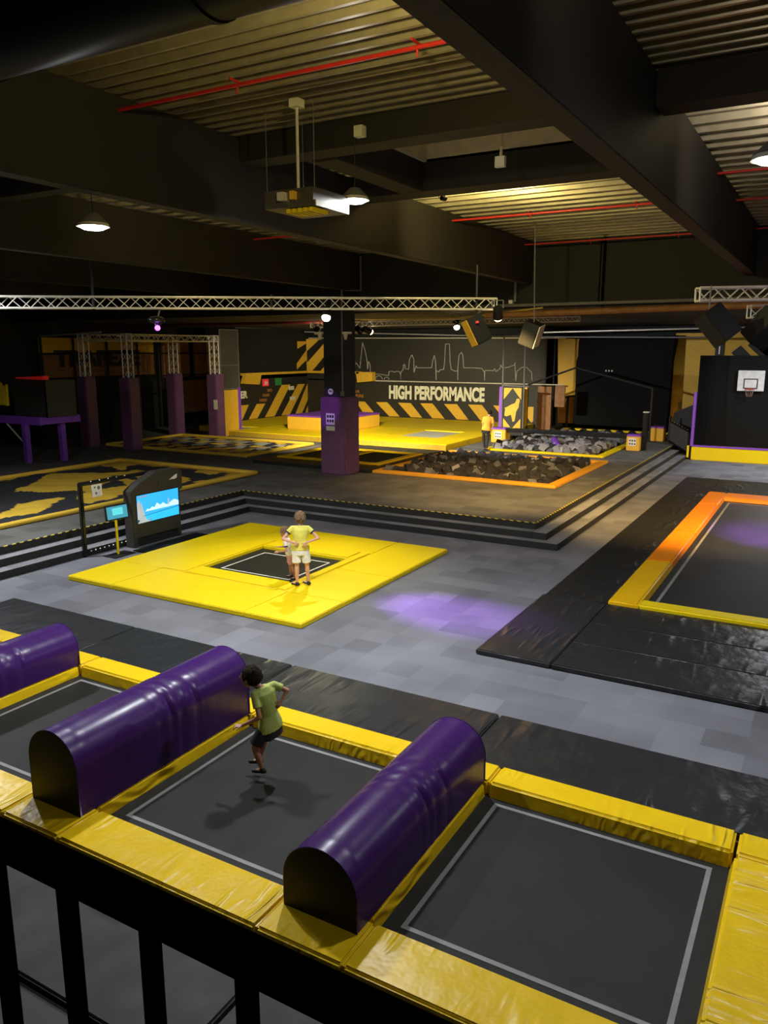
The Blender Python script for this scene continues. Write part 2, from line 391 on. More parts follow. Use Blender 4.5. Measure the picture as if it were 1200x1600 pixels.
hibay('g', (-16.6, 9.6, 6.2), 7.8, 'added high bay lamp over the left steps, out of frame', EN_BAY*1.5)  # added unseen lamp to brighten the left deck and airbag

def spotlight(loc, tgt, label, energy, color, size=50, blend=.6, glow=M_warmglow, s=1.25, hang=.18, fix=True):
    loc = Vector(loc); d = (Vector(tgt)-loc).normalized()
    t = thing('stage_spotlight', label, 'spotlight', loc, 'stage spotlights on the trusses')
    if fix:
        a = loc-d*.22*s; b = loc
        G().tube(a, b, .085*s, 16, .1*s).make('housing', M_blackg, t, smooth='auto')
        G().ball(b+d*.0, .084*s, 16).make('lens', glow, t, smooth=True)
        G().path([a+Vector((-.11*s,0,.0)), a+Vector((-.11*s,0,hang if loc.y < 22 else .27)), a+Vector((.11*s,0,hang if loc.y < 22 else .27)), a+Vector((.11*s,0,0))], .01, 6).make('yoke', M_grey, t)
    if energy:
        l = bpy.data.lights.new('spot_light', 'SPOT'); l.energy = energy; l.color = color; l.spot_size = R(size); l.spot_blend = blend; l.shadow_soft_size = .08
        o = bpy.data.objects.new('spot_light', l); C.objects.link(o); aim(o, Vector((0,0,0)), Vector((0,0,0))+d); o.location = d*.13; o.parent = t
    return t
AMB = (1, .50, .12)
spotlight((-10.62, 15.88, 5.45), (-9.6, 13.2, .1), 'spotlight clamped under the long truss left of the black column', EN_YEL, (1, .93, .55), 75, .9)
spotlight((-7.12, 17.95, 5.45), (-8.6, 22.6, .5), 'spotlight at the right end of the long truss', EN_AMB*.75, (1, .66, .24), 90, 1)
spotlight((-11.65, 25.55, 5.47), (-9.8, 22.8, .5), 'glowing warm spotlight beside the tilted speaker', EN_AMB*.16, AMB, 100, .8)
spotlight((-.4, 18.2, 5.45), (-3.4, 23.8, 0), 'amber spotlight under the right truss, outside the frame', EN_AMB*1.7, (1, .60, .16), 88, 1)
spotlight((-15.75, 23.05, 5.3), (-21, 36, .7), 'left one of the twin spotlights left of the column', EN_STAGE*.9, (1, .9, .6), 70, .6)
spotlight((-15.35, 23.3, 5.3), (-25, 33, .7), 'right one of the twin spotlights left of the column', EN_STAGE*.35, (1, .9, .6), 60, .6)
spotlight((-14.5, 23.75, 5.3), (-16.5, 33.5, .7), 'left one of the twin spotlights right of the column', EN_STAGE*.75, (1, .9, .6), 60, .6)
spotlight((-14.2, 23.95, 5.31), (-9.0, 36, .5), 'right one of the twin spotlights right of the column', EN_STAGE*.55, (.95, .95, 1), 60, .6)

spotlight((-6.6, 13.85, 7.42), (-5.6, 20.0, 7.62), 'added small dark wash light behind the crossbeam, facing the far ceiling bay', 680, (1, .82, .32), 155, 1, M_grey, s=.5, hang=.46)  # added lamp, brightens the ribs of the far ceiling bay
spotlight((-.6, 10.6, 7.40), (-.4, 18.0, 7.66), 'added small dark wash light behind the crossbeam of the right ceiling bay', 260, (1, .88, .75), 150, 1, M_grey, s=.5, hang=.46)  # added lamp to lift the ceiling of the right bay
spotlight((-.9, 5.0, 7.40), (-.9, 8.0, 7.66), 'added small dark wash light in the right ceiling bay, outside the frame', 60, (1, .88, .75), 150, 1, M_grey, s=.5, hang=.46)  # added lamp out of view, lights the near right ceiling
spotlight((-11.0, 10.5, 7.40), (-12.0, 18.0, 7.66), 'added small dark wash light in the left ceiling bay behind its crossbeam', 260, (1, .82, .4), 150, 1, M_grey, s=.5, hang=.46)  # added lamp for the left bay's strip of ceiling
spotlight((-3.1, 5.3, 7.22), (-5.6, 8.8, 7.8), 'added wash light behind the black duct facing the near ceiling bay', 230, (1, .80, .30), 150, 1, M_grey, s=.5, hang=.4)  # added lamp raking the near ceiling ribs
# purple moving head and its light pools
pm = thing('moving_head_lamp', 'black dome effect light glowing purple under the long truss', 'effect light', (-13.5, 13.35, 5.18))
G().ball((-13.55, 13.35, 5.36), (.2, .2, .09), 20).make('dome', M_blackg, pm, smooth=True)
G().tube((-13.55, 13.35, 5.33), (-13.5, 13.35, 5.24), .09, 16).make('head', M_blackg, pm, smooth='auto')
G().tube((-13.5,13.35,5.42), (-13.62,13.55,5.62), .02, 8).make('clamp', M_grey, pm)
G().ball((-13.46, 13.28, 5.18), .06, 16).make('lens', M_purglow, pm, smooth=True)
def gobo(loc, tgt, energy, color, size, parent, blend=.5):
    l = bpy.data.lights.new('purple_beam', 'SPOT'); l.energy = energy; l.color = color; l.spot_size = R(size); l.spot_blend = blend; l.shadow_soft_size = .03
    o = bpy.data.objects.new('purple_beam', l); C.objects.link(o); aim(o, (0,0,0), Vector(tgt)-Vector(loc)); o.parent = parent; o.location = Vector(loc)-WL[parent.name]
gobo((-13.42, 13.25, 5.15), (-5.6, 12.45, 0), EN_PUR*9.0, (.42, .12, 1), 15, pm, 1)
gobo((-13.42, 13.25, 5.15), (-16.5, 31, .5), EN_PUR*1.5, (.42, .12, 1), 9, pm)
p2 = spotlight((-.5, 17.0, 5.3), (-1.15, 21.9, 0), 'purple spotlight hidden behind the right speakers', EN_PUR*12, (.38, .07, 1), 24, 1, M_purglow)

# ================================================================== NEAR TRAMPOLINES
TX = [(-2.84, -.42), (-6.08, -3.68), (-9.30, -6.92), (-12.55, -10.15)]
tn = ['black trampoline with grey outline at lower right, nearest the railing', 'trampoline under the jumping child, between two purple rollers',
      'trampoline left of the longer purple roller, cut by the left edge', 'trampoline beyond the leftmost purple roller, outside the frame']
BZ = -.03
def tramp(x0, x1, y0, y1, bz, label, name='trampoline', inset=.13, group=None, lw=.045, bed=M_bed, line=M_line):
    t = thing(name, label, 'trampoline', ((x0+x1)/2, (y0+y1)/2, bz-.02), group)
    G().box(x0-.08, x1+.08, y0-.08, y1+.08, bz-.02, bz).make('jump_bed', bed, t)
    g = G(); a, b, c, d = x0+inset, x1-inset, y0+inset, y1-inset
    z0, z1 = bz+.001, bz+.004
    g.box(a, b, c, c+lw, z0, z1); g.box(a, b, d-lw, d, z0, z1); g.box(a, a+lw, c+lw, d-lw, z0, z1); g.box(b-lw, b, c+lw, d-lw, z0, z1)
    g.make('border_line', line, t)
    return t
def pad(x0, x1, y0, y1, z0, z1, label, m=M_yv, name='foam_pad', group=None, bevel=.025, slope=None, cat='pad'):
    """padded cover; slope=(dx0,dx1,dy0,dy1) lets the sides lean outwards at the bottom"""
    g = G(); s = slope or (0,0,0,0)
    v = [g.bm.verts.new(p) for p in ((x0-s[0],y0-s[2],z0),(x1+s[1],y0-s[2],z0),(x1+s[1],y1+s[3],z0),(x0-s[0],y1+s[3],z0),(x0,y0,z1),(x1,y0,z1),(x1,y1,z1),(x0,y1,z1))]
    for q in ((3,2,1,0),(4,5,6,7),(0,1,5,4),(1,2,6,5),(2,3,7,6),(3,0,4,7)): g._f([v[i] for i in q])
    o = g.make(name, m, None, bevel=bevel, smooth='auto', seg=3)
    return tag(o, label, cat, group)
for i, (a, b) in enumerate(TX): tramp(a, b, 4.9, 7.27, BZ, tn[i], group='near row of trampolines')
# frame under the row
g = G()
for x in (-10.0, -6.5, -3.25, -.2): g.box(x-.1, x+.1, 4.4, 7.55, -.9, -.22)
g.box(-13.1, 2.1, 4.36, 4.5, -.9, -.22); g.box(-13.1, 2.1, 7.46, 7.6, -.9, -.22)
tag(g.make('steel_substructure', M_black), 'black steel substructure carrying the near row of trampolines', 'frame')
g1 = 'yellow pads of the near trampoline row'
bx = [(-.40, -2.82), (-3.66, -6.06), (-6.92, -9.28), (-10.15, -12.6)]
far_l = ['yellow pad along the far side of the lower right trampoline', 'yellow pad along the far side of the jumping child\'s trampoline', 'yellow pad between the two left purple rollers, far side', 'yellow pad at the left edge, far side beyond the leftmost roller']
near_l = ['yellow pad below the lower right trampoline, cut by the bottom edge', 'yellow pad on the near side of the jumping child\'s trampoline', 'yellow pad at the left edge near the railing', 'yellow pad on the near side, outside the frame at left']
for i, (b, a) in enumerate(bx):
    pad(a, b, 7.25, 7.64, -.12, .13, far_l[i], group=g1, slope=(0, 0, .05, 0))
    pad(a, b, 4.3, 4.83, -.12, .12, near_l[i], group=g1, slope=(0, 0, 0, .03))
rl = ['under the front purple roller, right of the child', 'under the longer purple roller, left of the child', 'under the leftmost purple roller']
ROLL = [(-3.605, -2.885, .76), (-6.85, -6.13, .96), (-10.05, -9.34, .70)]
for i, (a, b, h) in enumerate(ROLL):
    pad(a-.03, b+.01, 4.84, 7.24, -.12, .12, 'yellow divider pad '+rl[i], group=g1, slope=(.02, .03, 0, 0))
    pad(a-.05, b+.06, 4.3, 4.825, -.12, .12, 'yellow end pad on the railing side, '+rl[i], group=g1)
    pad(a-.05, b+.05, 7.255, 7.64, -.12, .13, 'yellow corner pad on the far side, '+rl[i], group=g1)
pad(-.37, .30, 4.3, 7.22, -.12, .13, 'wide wrinkled yellow pad at the right edge beside the lower right trampoline', m=vinyl('yellow wrinkled vinyl', YEL, .32, st=(.6, 6, 2), amt=1.0, dist=.09, sc=1.6), group=g1, slope=(.06, 0, 0, 0))
pad(-.37, 2.2, 7.25, 7.64, -.12, .13, 'yellow pad at the right edge beside the black floor mat', group=g1, slope=(0, 0, .05, 0))
pad(.33, 2.2, 4.3, 7.22, -.12, .13, 'yellow pad outside the frame at right of the near row', group=g1)
# rollers
rlab = ['purple half-round roller in front right, between the child and the lower right trampoline', 'tallest purple half-round roller, left of the jumping child', 'purple half-round roller cut by the left edge']
for i, (a, b, h) in enumerate(ROLL):
    t = thing('padded_roller', rlab[i], 'roller', ((a+b)/2, 5.95, .12), 'purple rollers between the near trampolines')
    r = (b-a)/2; cx = (a+b)/2; zc = h-r*1.0
    y0, y1 = 4.63, 7.27
    prof = [(a, .12), (a, zc)] + [(cx-r*math.cos(k*math.pi/28), zc+r*math.sin(k*math.pi/28)) for k in range(1, 28)] + [(b, zc), (b, .12)]
    g = G(); ny = 60; rows = []
    for j in range(ny+1):
        u = j/ny; y = y0+(y1-y0)*u
        row = []
        for (x, z) in prof:
            # cinched creases around the middle of the roll
            cr = 0
            for c0, wd, dp in ((.47, .008, .020), (.53, .007, .024), (.62, .008, .018), (.41, .007, .012), (.57, .02, -.006), (.50, .012, -.006)):
                cr += dp*math.exp(-((u-c0-.03*math.sin((x-cx)*6))/wd)**2)
            f = 1-cr*(1 if z > zc else .5)/r*1.3
            row.append(g.bm.verts.new((cx+(x-cx)*f, y, .12+(z-.12)*(1-cr*.8) if z > .13 else z)))
        rows.append(row)
    for j in range(ny):
        for k in range(len(prof)-1): g._f([rows[j][k], rows[j][k+1], rows[j+1][k+1], rows[j+1][k]])
    g._f([rows[0][0], rows[ny][0], rows[ny][-1], rows[0][-1]]) 
    g.make('cover', M_pv, t, smooth='auto')
    for yy, nm in ((y0-.004, 'end_cap'), (y1-.004, 'end_cap')):
        G().prism([(x, yy, z) for x, z in prof], (0, .008, 0)).make(nm, M_capshade, t)
    # piping round each end
    for yy in (y0, y1):
        G().path([(x, yy, z) for x, z in prof], .006, 6).make('piping', M_pv, t)
# black strip mats both sides
seams = [2.2, -.05, -3.35, -6.65, -9.93, -13.2, -17.6]
fl = ['outside the frame at right', 'right part beside the lower right trampoline', 'middle part, behind the jumping child', 'left part with silvery creases behind the longer roller', 'left edge part, behind the leftmost purple roller', 'outside the frame, left end']
for i, (b, a) in enumerate(zip(seams, seams[1:])):
    if i == 0: continue
    if i < 5:
        pad(a+.012, b-.012, 7.66, 8.93, .0, .075, 'black floor mat beyond the near row, '+fl[i], M_bvr if i in (3, 1) else M_bv, 'floor_mat', 'black strip mats beyond the near trampolines', .018, cat='mat')
for (b, a, lb) in ((-.05, -3.33, 'black floor mat under the railing, right of its seam'), (-3.35, -6.63, 'black wrinkled floor mat under the railing, left of the seam'), (-6.65, -9.9, 'black floor mat at the left edge under the railing')):
    pad(a+.01, b-.01, 3.07, 4.28, 0, .075, lb, M_bvn, 'floor_mat', 'black strip mats on the railing side', .018, cat='mat')

# ================================================================== YELLOW SQUARE
gy = 'panels of the yellow square mat'
def yp(x0, x1, y0, y1, lb): pad(x0+.004, x1-.004, y0+.004, y1-.004, .0, .1, 'yellow floor mat panel, '+lb, M_yflat, 'floor_mat', gy, .015, cat='mat')
yp(-13.5, -12.2, 10.38, 11.75, 'left corner of the yellow square'); yp(-12.2, -8.83, 10.38, 11.75, 'long near side of the yellow square'); yp(-8.83, -7.55, 10.38, 11.75, 'bright near corner of the yellow square')
yp(-13.5, -12.2, 11.75, 16.3, 'left side of the yellow square facing the screen'); yp(-12.2, -8.9, 15.0, 16.3, 'far side of the yellow square by the black steps'); yp(-8.9, -7.55, 13.6, 16.3, 'right far corner of the yellow square, orange in the light')
yp(-8.9, -7.55, 11.75, 13.6, 'right side of the yellow square')
def ip(x0, x1, y0, y1, lb): pad(x0+.004, x1-.004, y0+.004, y1-.004, .0, .12, 'inner yellow pad around the small trampoline, '+lb, M_yflat, 'foam_pad', 'inner pads of the small trampoline', .03)
ip(-12.2, -11.55, 11.75, 15.0, 'screen side'); ip(-9.15, -8.9, 11.75, 15.0, 'right side'); ip(-11.55, -9.15, 11.75, 12.3, 'near side'); ip(-11.55, -9.15, 14.4, 15.0, 'far side')
tramp(-11.52, -9.18, 12.33, 14.37, .03, 'small square trampoline in the middle of the yellow mat', inset=.25, lw=.035, line=M_white)

# ================================================================== RIGHT LONG TRAMPOLINE AND ITS MATS
gm = 'black mats around the long trampoline'
def bm_(x0, x1, y0, y1, lb, m=M_bvr): pad(x0+.008, x1-.008, y0+.008, y1-.008, .0, .09, 'black floor mat around the long trampoline, '+lb, m, 'floor_mat', gm, .018, cat='mat')
bm_(-4.52, -3.3, 10.82, 14.12, 'near corner square by the purple light pool', M_bv)
ys = [14.12, 15.45, 16.8, 18.7, 20.8, 24.2, 30.5]
for i, (a, b) in enumerate(zip(ys, ys[1:])):
    bm_(-4.48, -3.3, a, b, ['left column, first from the near corner', 'left column, second with deep creases', 'left column, third', 'left column, fourth', 'left column, fifth and dull', 'left column, last by the far grey floor'][i])
for i, (a, b) in enumerate(((10.82, 11.92), (11.92, 12.98), (12.98, 14.12))):
    bm_(-3.3, 1.6, a, b, ['long near strip with a thick black edge', 'long middle strip', 'long strip touching the yellow edge pad'][i])
bm_(-3.3, 3.4, 27.4, 30.5, 'far strip beyond the orange pad')
go = 'edge pads of the long trampoline'
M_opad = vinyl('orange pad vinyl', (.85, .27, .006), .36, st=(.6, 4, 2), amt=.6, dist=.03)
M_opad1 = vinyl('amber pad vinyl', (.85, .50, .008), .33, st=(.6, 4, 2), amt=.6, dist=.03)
YS2 = [14.15, 17.5, 20.85, 25.0, 27.3]
ol = ['yellow near piece', 'second piece, orange with creases', 'third piece, orange', 'far corner piece, orange']
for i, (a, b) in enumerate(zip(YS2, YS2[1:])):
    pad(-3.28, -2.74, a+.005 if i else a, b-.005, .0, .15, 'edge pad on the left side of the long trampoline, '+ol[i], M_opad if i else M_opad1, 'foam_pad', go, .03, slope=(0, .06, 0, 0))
pad(-2.73, 2.6, 14.15, 14.5, 0, .15, 'thin bright yellow edge pad on the near side of the long trampoline', M_yflat, 'foam_pad', go, .03, slope=(0, 0, 0, .04))
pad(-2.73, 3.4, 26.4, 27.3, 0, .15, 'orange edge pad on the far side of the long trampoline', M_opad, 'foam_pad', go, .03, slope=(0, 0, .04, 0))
tramp(-2.68, 3.3, 14.55, 26.35, .02, 'long dark trampoline at the right edge with a purple light pool', inset=.12, lw=.06)

# ================================================================== DECK: AIRBAG, CHECKER BAG, TRAMPOLINE, PITS
def inpoly(x, y, P):
    c = False; n = len(P)
    for i in range(n):
        x1, y1 = P[i]; x2, y2 = P[i-1]
        if (y1 > y) != (y2 > y) and x < (x2-x1)*(y-y1)/(y2-y1)+x1: c = not c
    return c
from mathutils import noise
def bag(name, x0, x1, y0, y1, step, fn, mats, label, cat, amp=.05):
    t = thing(name, label, cat, ((x0+x1)/2, (y0+y1)/2, .5))
    g = G(); nx = int((x1-x0)/step); ny = int((y1-y0)/step); V = []
    for i in range(nx+1):
        r = []
        for j in range(ny+1):
            x = x0+(x1-x0)*i/nx; y = y0+(y1-y0)*j/ny
            e = min(i, j, nx-i, ny-j)*step
            z = .53+min(1, e/.5)*(.05+amp*noise.noise(Vector((x*1.1, y*1.1, 3)))+amp*.5*noise.noise(Vector((x*3, y*3, 7))))
            r.append(g.bm.verts.new((x, y, z)))
        V.append(r)
    for i in range(nx):
        for j in range(ny):
            x = x0+(x1-x0)*(i+.5)/nx; y = y0+(y1-y0)*(j+.5)/ny
            wx = x+.10*noise.noise(Vector((x*2, y*2, 0))); wy = y+.12*noise.noise(Vector((x*2, y*2, 9)))
            g._f([V[i][j], V[i+1][j], V[i+1][j+1], V[i][j+1]], fn(wx, wy))
    g.make('cover', mats, t, smooth=True)
    g = G(); r = .07
    g.path([(x0, y0, .57), (x1, y0, .57), (x1, y1, .57), (x0, y1, .57), (x0, y0, .57)], r, 10); g.ball((x1, y1, .57), r, 10)
    g.make('edge_roll', mats[1], t, smooth='auto')
    return t
AP = [[(-22.94,17.36),(-20.9,18.6),(-19.0,15.8),(-20.7,14.3)],
      [(-18.98,13.3),(-18.75,14.6),(-17.55,12.8),(-17.8,11.3)],
      [(-19.3,15.75),(-18.65,16.9),(-17.7,15.9),(-17.4,14.2),(-18.3,14.6)],
      [(-22.9,19.4),(-23.1,20.6),(-22.2,20.5),(-21.4,19.0)],
      [(-20.9,18.3),(-21.0,19.3),(-17.9,18.7),(-17.2,17.0),(-18.3,16.6),(-19.2,17.1)]]
def afn(x, y):
    if x < -23.05 or (y > 20.35): return 1
    if x > -17.25 and y > 18: return 1
    if -19.6 < x < -17.4 and 18.9 < y < 19.9: return 0 if (x-y) % 9 > 4.6 else 1
    if 18.3 < y < 20.3 and x > -18.9 and not (-18.0 < x < -17.5): return 1
    for P in AP:
        if inpoly(x, y, P):
            if (x+20.1)**2/1.0+(y-18.0)**2/.12 < .45: return 0
            return 1
    return 0
M_bagb = vinyl('black bag fabric', (.04, .042, .045), .4, amt=.8, dist=.06, sc=2.5)
M_bagy = vinyl('yellow bag fabric', (.72, .47, .05), .6, amt=.4, dist=.04, sc=2)
M_bagg = vinyl('grey bag fabric', (.4, .4, .38), .6, amt=.4, dist=.04, sc=2)
bag('stunt_airbag', -23.5, -16.95, 9.5, 20.9, .09, afn, [M_bagb, M_bagy], 'large black stunt airbag with yellow blocks on the left deck', 'airbag')
def cfn(x, y):
    if y < 24.05 or x > -20.45: return 1
    j = int((y-24.3)/.72); u = (x+28+.5*(j % 2)) % 1.12
    if j >= 5: return 1 if u < .62 else 0
    if j == 4: return 2 if u < .75 else 0
    if j == 3: return 1 if u < .5 else (2 if u < .75 else 0)
    if j == 2: return 2 if u < .6 else 0
    if j == 1: return 1 if u < .8 else 0
    return 0 if u < .5 else 1
bag('checkered_airbag', -27.9, -20.05, 24.08, 28.76, .1, cfn, [M_bagb, M_bagy, M_bagg], 'flat airbag with yellow, grey and black checks beyond the purple posts', 'airbag', .07)
# trampoline left of the pit, on a black mat base
t = thing('deck_trampoline_base', 'black mat block carrying the orange framed trampoline left of the foam pit', 'mat', (-16.4, 26.3, .5))
G().box(-18.9, -13.75, 23.1, 29.2, .5, .62).make('mat_body', M_bv, t, bevel=.02)
g = G(); a = (-18.5, -13.95, 24.1, 27.6)
g.box(a[0], a[1], a[2], a[2]+.3, .625, .68); g.box(a[0], a[1], a[3]-.3, a[3], .625, .68)
for x in (a[0], -16.3, a[1]-.3): g.box(x, x+.3, a[2]+.3, a[3]-.3, .625, .68)
G_ = g.make('frame_pad', M_yv, t, bevel=.015)
G().box(-18.2, -16.3, 24.4, 27.3, .625, .64).make('jump_bed', M_bed, t); G().box(-16.0, -14.25, 24.4, 27.3, .625, .64).make('jump_bed', M_bed, t)
# pit frames
def pitframe(P, label, m, w=.32, z1=.58, name='pit_edge_pad'):
    t = thing(name, label, 'pad', ((P[0]+P[1])/2, (P[2]+P[3])/2, .5))
    for b in ((P[0]-w, P[1]+w, P[2]-w, P[2]), (P[0]-w, P[1]+w, P[3], P[3]+w), (P[0]-w, P[0], P[2], P[3]), (P[1], P[1]+w, P[2], P[3])):
        G().box(*b, .5, z1).make('pad_length', m, t, bevel=.02)
    g = G(); a = P
    g.box(a[0], a[0]+.02, a[2], a[3], .1, .5); g.box(a[1]-.02, a[1], a[2], a[3], .1, .5); g.box(a[0]+.02, a[1]-.02, a[3]-.02, a[3], .1, .5); g.box(a[0]+.02, a[1]-.02, a[2], a[2]+.02, .1, .5)
    g.make('pit_lining', m, t)
    return t
pitframe(P1, 'orange pads framing the dark foam pit in the middle of the deck', vinyl('orange vinyl', (.8, .38, .03), .45, amt=.3), z1=.6)
pitframe(P2, 'yellow pads framing the far foam pit beside the man', M_yflat, w=.3)
# foam cubes
def cube_mesh(m, s=.27):
    g = G(); g.box(-s/2, s/2, -s/2, s/2, -s/2, s/2); o = g.make('foam_cube', m, None, bevel=.012, seg=1, origin=(0,0,0)); me = o.data; bpy.data.objects.remove(o); return me
CM = [cube_mesh(M_foam), cube_mesh(M_foamg), cube_mesh(M_foaml)]
def cubes(P, n_ind, group, label, wts, zc, sp=.255, stufflabel=''):
    pts = []
    ny = int((P[3]-P[2]-.2)/sp); nx = int((P[1]-P[0]-.2)/sp)
    for j in range(ny):
        for i in range(nx):
            x = P[0]+.15+i*sp+random.uniform(-.09, .09); y = P[2]+.15+j*sp+random.uniform(-.09, .09)
            pts.append((x, y, zc+random.uniform(-.10, .14)+.10*noise.noise(Vector((x, y, 0)))))
    for k, p in enumerate(pts):
        e = (random.uniform(0, 3), random.uniform(0, 3), random.uniform(0, 3))
        if k < n_ind:
            o = bpy.data.objects.new('foam_cube', random.choices(CM, wts)[0]); C.objects.link(o)
            o.location = p; o.rotation_euler = e; tag(o, label, 'foam cube', group)
        else:
            if k == n_ind: bm = bmesh.new(); 
            m = Matrix.Translation(p) @ Euler(e).to_matrix().to_4x4()
            r = bmesh.ops.create_cube(bm, size=.27, matrix=m); mi = random.choices((0, 1, 2), wts)[0]
            for f in {f for v in r['verts'] for f in v.link_faces}: f.material_index = mi
    g = G(); g.bm.free(); g.bm = bm
    o = g.make('foam_cubes', [M_foam, M_foamg, M_foaml]); tag(o, stufflabel, 'foam cubes'); o['kind'] = 'stuff'
cubes(P1, 196, 'foam cubes on the near side of the middle pit', 'dark foam cube in the near rows of the orange framed pit', (8, 2, .3), .47, stufflabel='dark foam cubes filling the back of the orange framed pit')  # mix weighted to dark cubes, painting this pit's dimmer light
cubes(P2, 104, 'foam cubes on the near side of the far pit', 'grey foam cube in the near rows of the yellow framed pit', (3, 5, 4), .55, stufflabel='grey foam cubes filling the back of the yellow framed pit')  # same foam, paler mix paints the brighter light on this pit
G_ = G().cap((-10.4, 33.2, .85), (-9.85, 32.0, .72), .14, n=16).make('foam_roll', M_purple, smooth='auto'); tag(G_, 'short purple foam roll lying on the grey foam cubes', 'foam roll')
# beam and boxes around far pit
tag(G().box(-13.0, -7.5, 34.1, 34.35, .98, 1.17).make('balance_beam', M_blackg, bevel=.03), 'long black padded beam spanning the far foam pit', 'beam')
def ybox(x0, x1, y0, y1, lb, sign=None):
    t = thing('padded_box', lb, 'box', ((x0+x1)/2, (y0+y1)/2, .5), 'yellow boxes with purple tops')
    G().box(x0, x1, y0, y1, .5, 1.1).make('body', M_ypaint, t, bevel=.02); G().box(x0-.01, x1+.01, y0-.01, y1+.01, 1.1, 1.17).make('top', M_purple, t, bevel=.02)
    if sign:
        x, z = sign; p = G().box(x-.16, x+.16, y0-.012, y0-.002, z-.16, z+.16).make('sign', M_white, t)
        g = G()
        for a in (-.1, 0, .1):
            for b in (-.08, .06): g.box(x+a-.03, x+a+.03, y0-.018, y0-.012, z+b-.035, z+b+.035)
        g.make('sign_print', M_dgrey, p)
ybox(-13.65, -12.95, 33.95, 34.6, 'yellow box with purple top beside the man', (-13.3, .85))
ybox(-7.5, -6.95, 33.95, 34.6, 'yellow box with purple top and notice at the right end of the black beam', (-7.25, .87))
ybox(-7.35, -6.75, 38.1, 38.8, 'smaller yellow box with purple top by the climbing wall')
t = thing('padded_post', 'short black padded post beside the yellow box', 'post', (-6.9, 34.3, .5)); G().box(-6.93, -6.75, 34.2, 34.45, .5, 2.1).make('post_body', M_blackg, t, bevel=.02); G().box(-6.94, -6.72, 34.18, 34.47, 2.1, 2.14).make('post_cap', M_alu, t)
t = thing('gantry_rail', 'thin dark handrail frame sloping in front of the climbing slab', 'handrail', (-7.3, 37.7, .5))
G().path([(-13.2, 37.5, 3.0), (-10.9, 37.7, 3.85), (-7.3, 37.7, 2.95), (-7.3, 37.7, .5)], .045, 8).make('rail_tube', M_black, t)
G().path([(-13.2, 37.5, 3.0), (-13.2, 37.5, .5)], .05, 8).make('rail_post', M_black, t)

# ================================================================== STAGE
t = thing('tumbling_stage', 'large yellow padded stage under the HIGH PERFORMANCE wall', 'stage', (-21.6, 35.5, .5))
XS = [-29.1, -25.4, -21.7, -17.9, -14.1]
for i, (a, b) in enumerate(zip(XS, XS[1:])):
    for j, (c, d) in enumerate(((30.1, 32.3), (32.3, 35.3), (35.3, 41.2))):
        if (i == 2 and False): continue
        hole = (a == -17.9 and j == 1)
        if hole:
            G().box(a, -17.7, c, d, .5, .75).make('stage_pad', M_yflat, t); G().box(-15.55, b, c, d, .5, .75).make('stage_pad', M_yflat, t)
        elif i == 0 and j == 0:
            G().box(-25.95, -25.4, c, d, .5, .75).make('stage_pad', M_yflat, t); G().box(a, -26.95, 31.3, d, .5, .75).make('stage_pad', M_yflat, t)
        else: G().box(a+.004, b-.004, c+.004, d-.004, .5, .75).make('stage_pad', M_yflat, t, bevel=.02)
G().box(-25.95, -14.1, 30.04, 30.095, .5, .72).make('front_edge', mat('ochre edge', (.45, .28, .02), .6), t)
G().box(-17.7, -15.55, 32.3, 35.3, .68, .70).make('jump_bed', M_bedl, t); G().box(-26.95, -25.95, 31.3, 32.3, .68, .70).make('jump_bed', M_bedl, t)
t = thing('vault_block', 'large yellow block with purple top on the stage behind the column', 'vault block', (-22.3, 34, .75))
G().box(-24.0, -20.6, 32.2, 35.7, .752, 1.4).make('body', M_ypaint, t, bevel=.03); G().box(-24.02, -20.58, 32.18, 35.72, 1.4, 1.47).make('top', M_purple, t, bevel=.02)

# high performance wall with mural
t = thing('mural_wall', 'dark wall with HIGH PERFORMANCE lettering, slanted yellow bars and a skyline outline', 'mural wall', (-20, 41.5, .5))
G().box(-29.2, -13.8, 41.4, 41.6, .5, 2.82).make('lower_panel', M_dgrey, t); G().box(-29.2, -13.6, 41.42, 41.6, 2.9, 5.35).make('upper_panel', M_dgrey, t)
G().tube((-25, 41.36, 2.86), (-12.6, 41.36, 2.86), .035).make('ledge_rail', M_alu, t)
G().tube((-29, 41.36, 5.4), (-12.6, 41.36, 5.3), .03).make('top_rail', M_alu, t)
text('lettering', 'HIGH PERFORMANCE', M_text, t, (-23.23, 41.38, 1.80), (6.15, .82), FACE_S, depth=.01, bold=.045)
g = G(); 
for q in ([(-25.6,1.59),(-24.93,1.58),(-24.3,.96),(-25.07,.93)], [(-24.14,1.58),(-23.36,1.6),(-22.5,.77),(-23.23,.77)], [(-22.63,1.6),(-21.77,1.6),(-20.99,.77),(-21.75,.77)],
          [(-21.13,1.61),(-20.34,1.63),(-19.54,.77),(-20.33,.77)], [(-19.59,1.62),(-18.78,1.64),(-18.03,.77),(-18.76,.77)], [(-18.08,1.64),(-17.25,1.65),(-16.45,.77),(-17.3,.77)], [(-16.55,1.64),(-15.7,1.64),(-14.9,.77),(-15.75,.77)], [(-15.0,1.64),(-14.2,1.64),(-14.2,.85),(-14.3,.77)]):
    g.prism([(x, 41.385, z) for x, z in q], (0, .012, 0))
g.make('slanted_bars', M_ypaint, t)
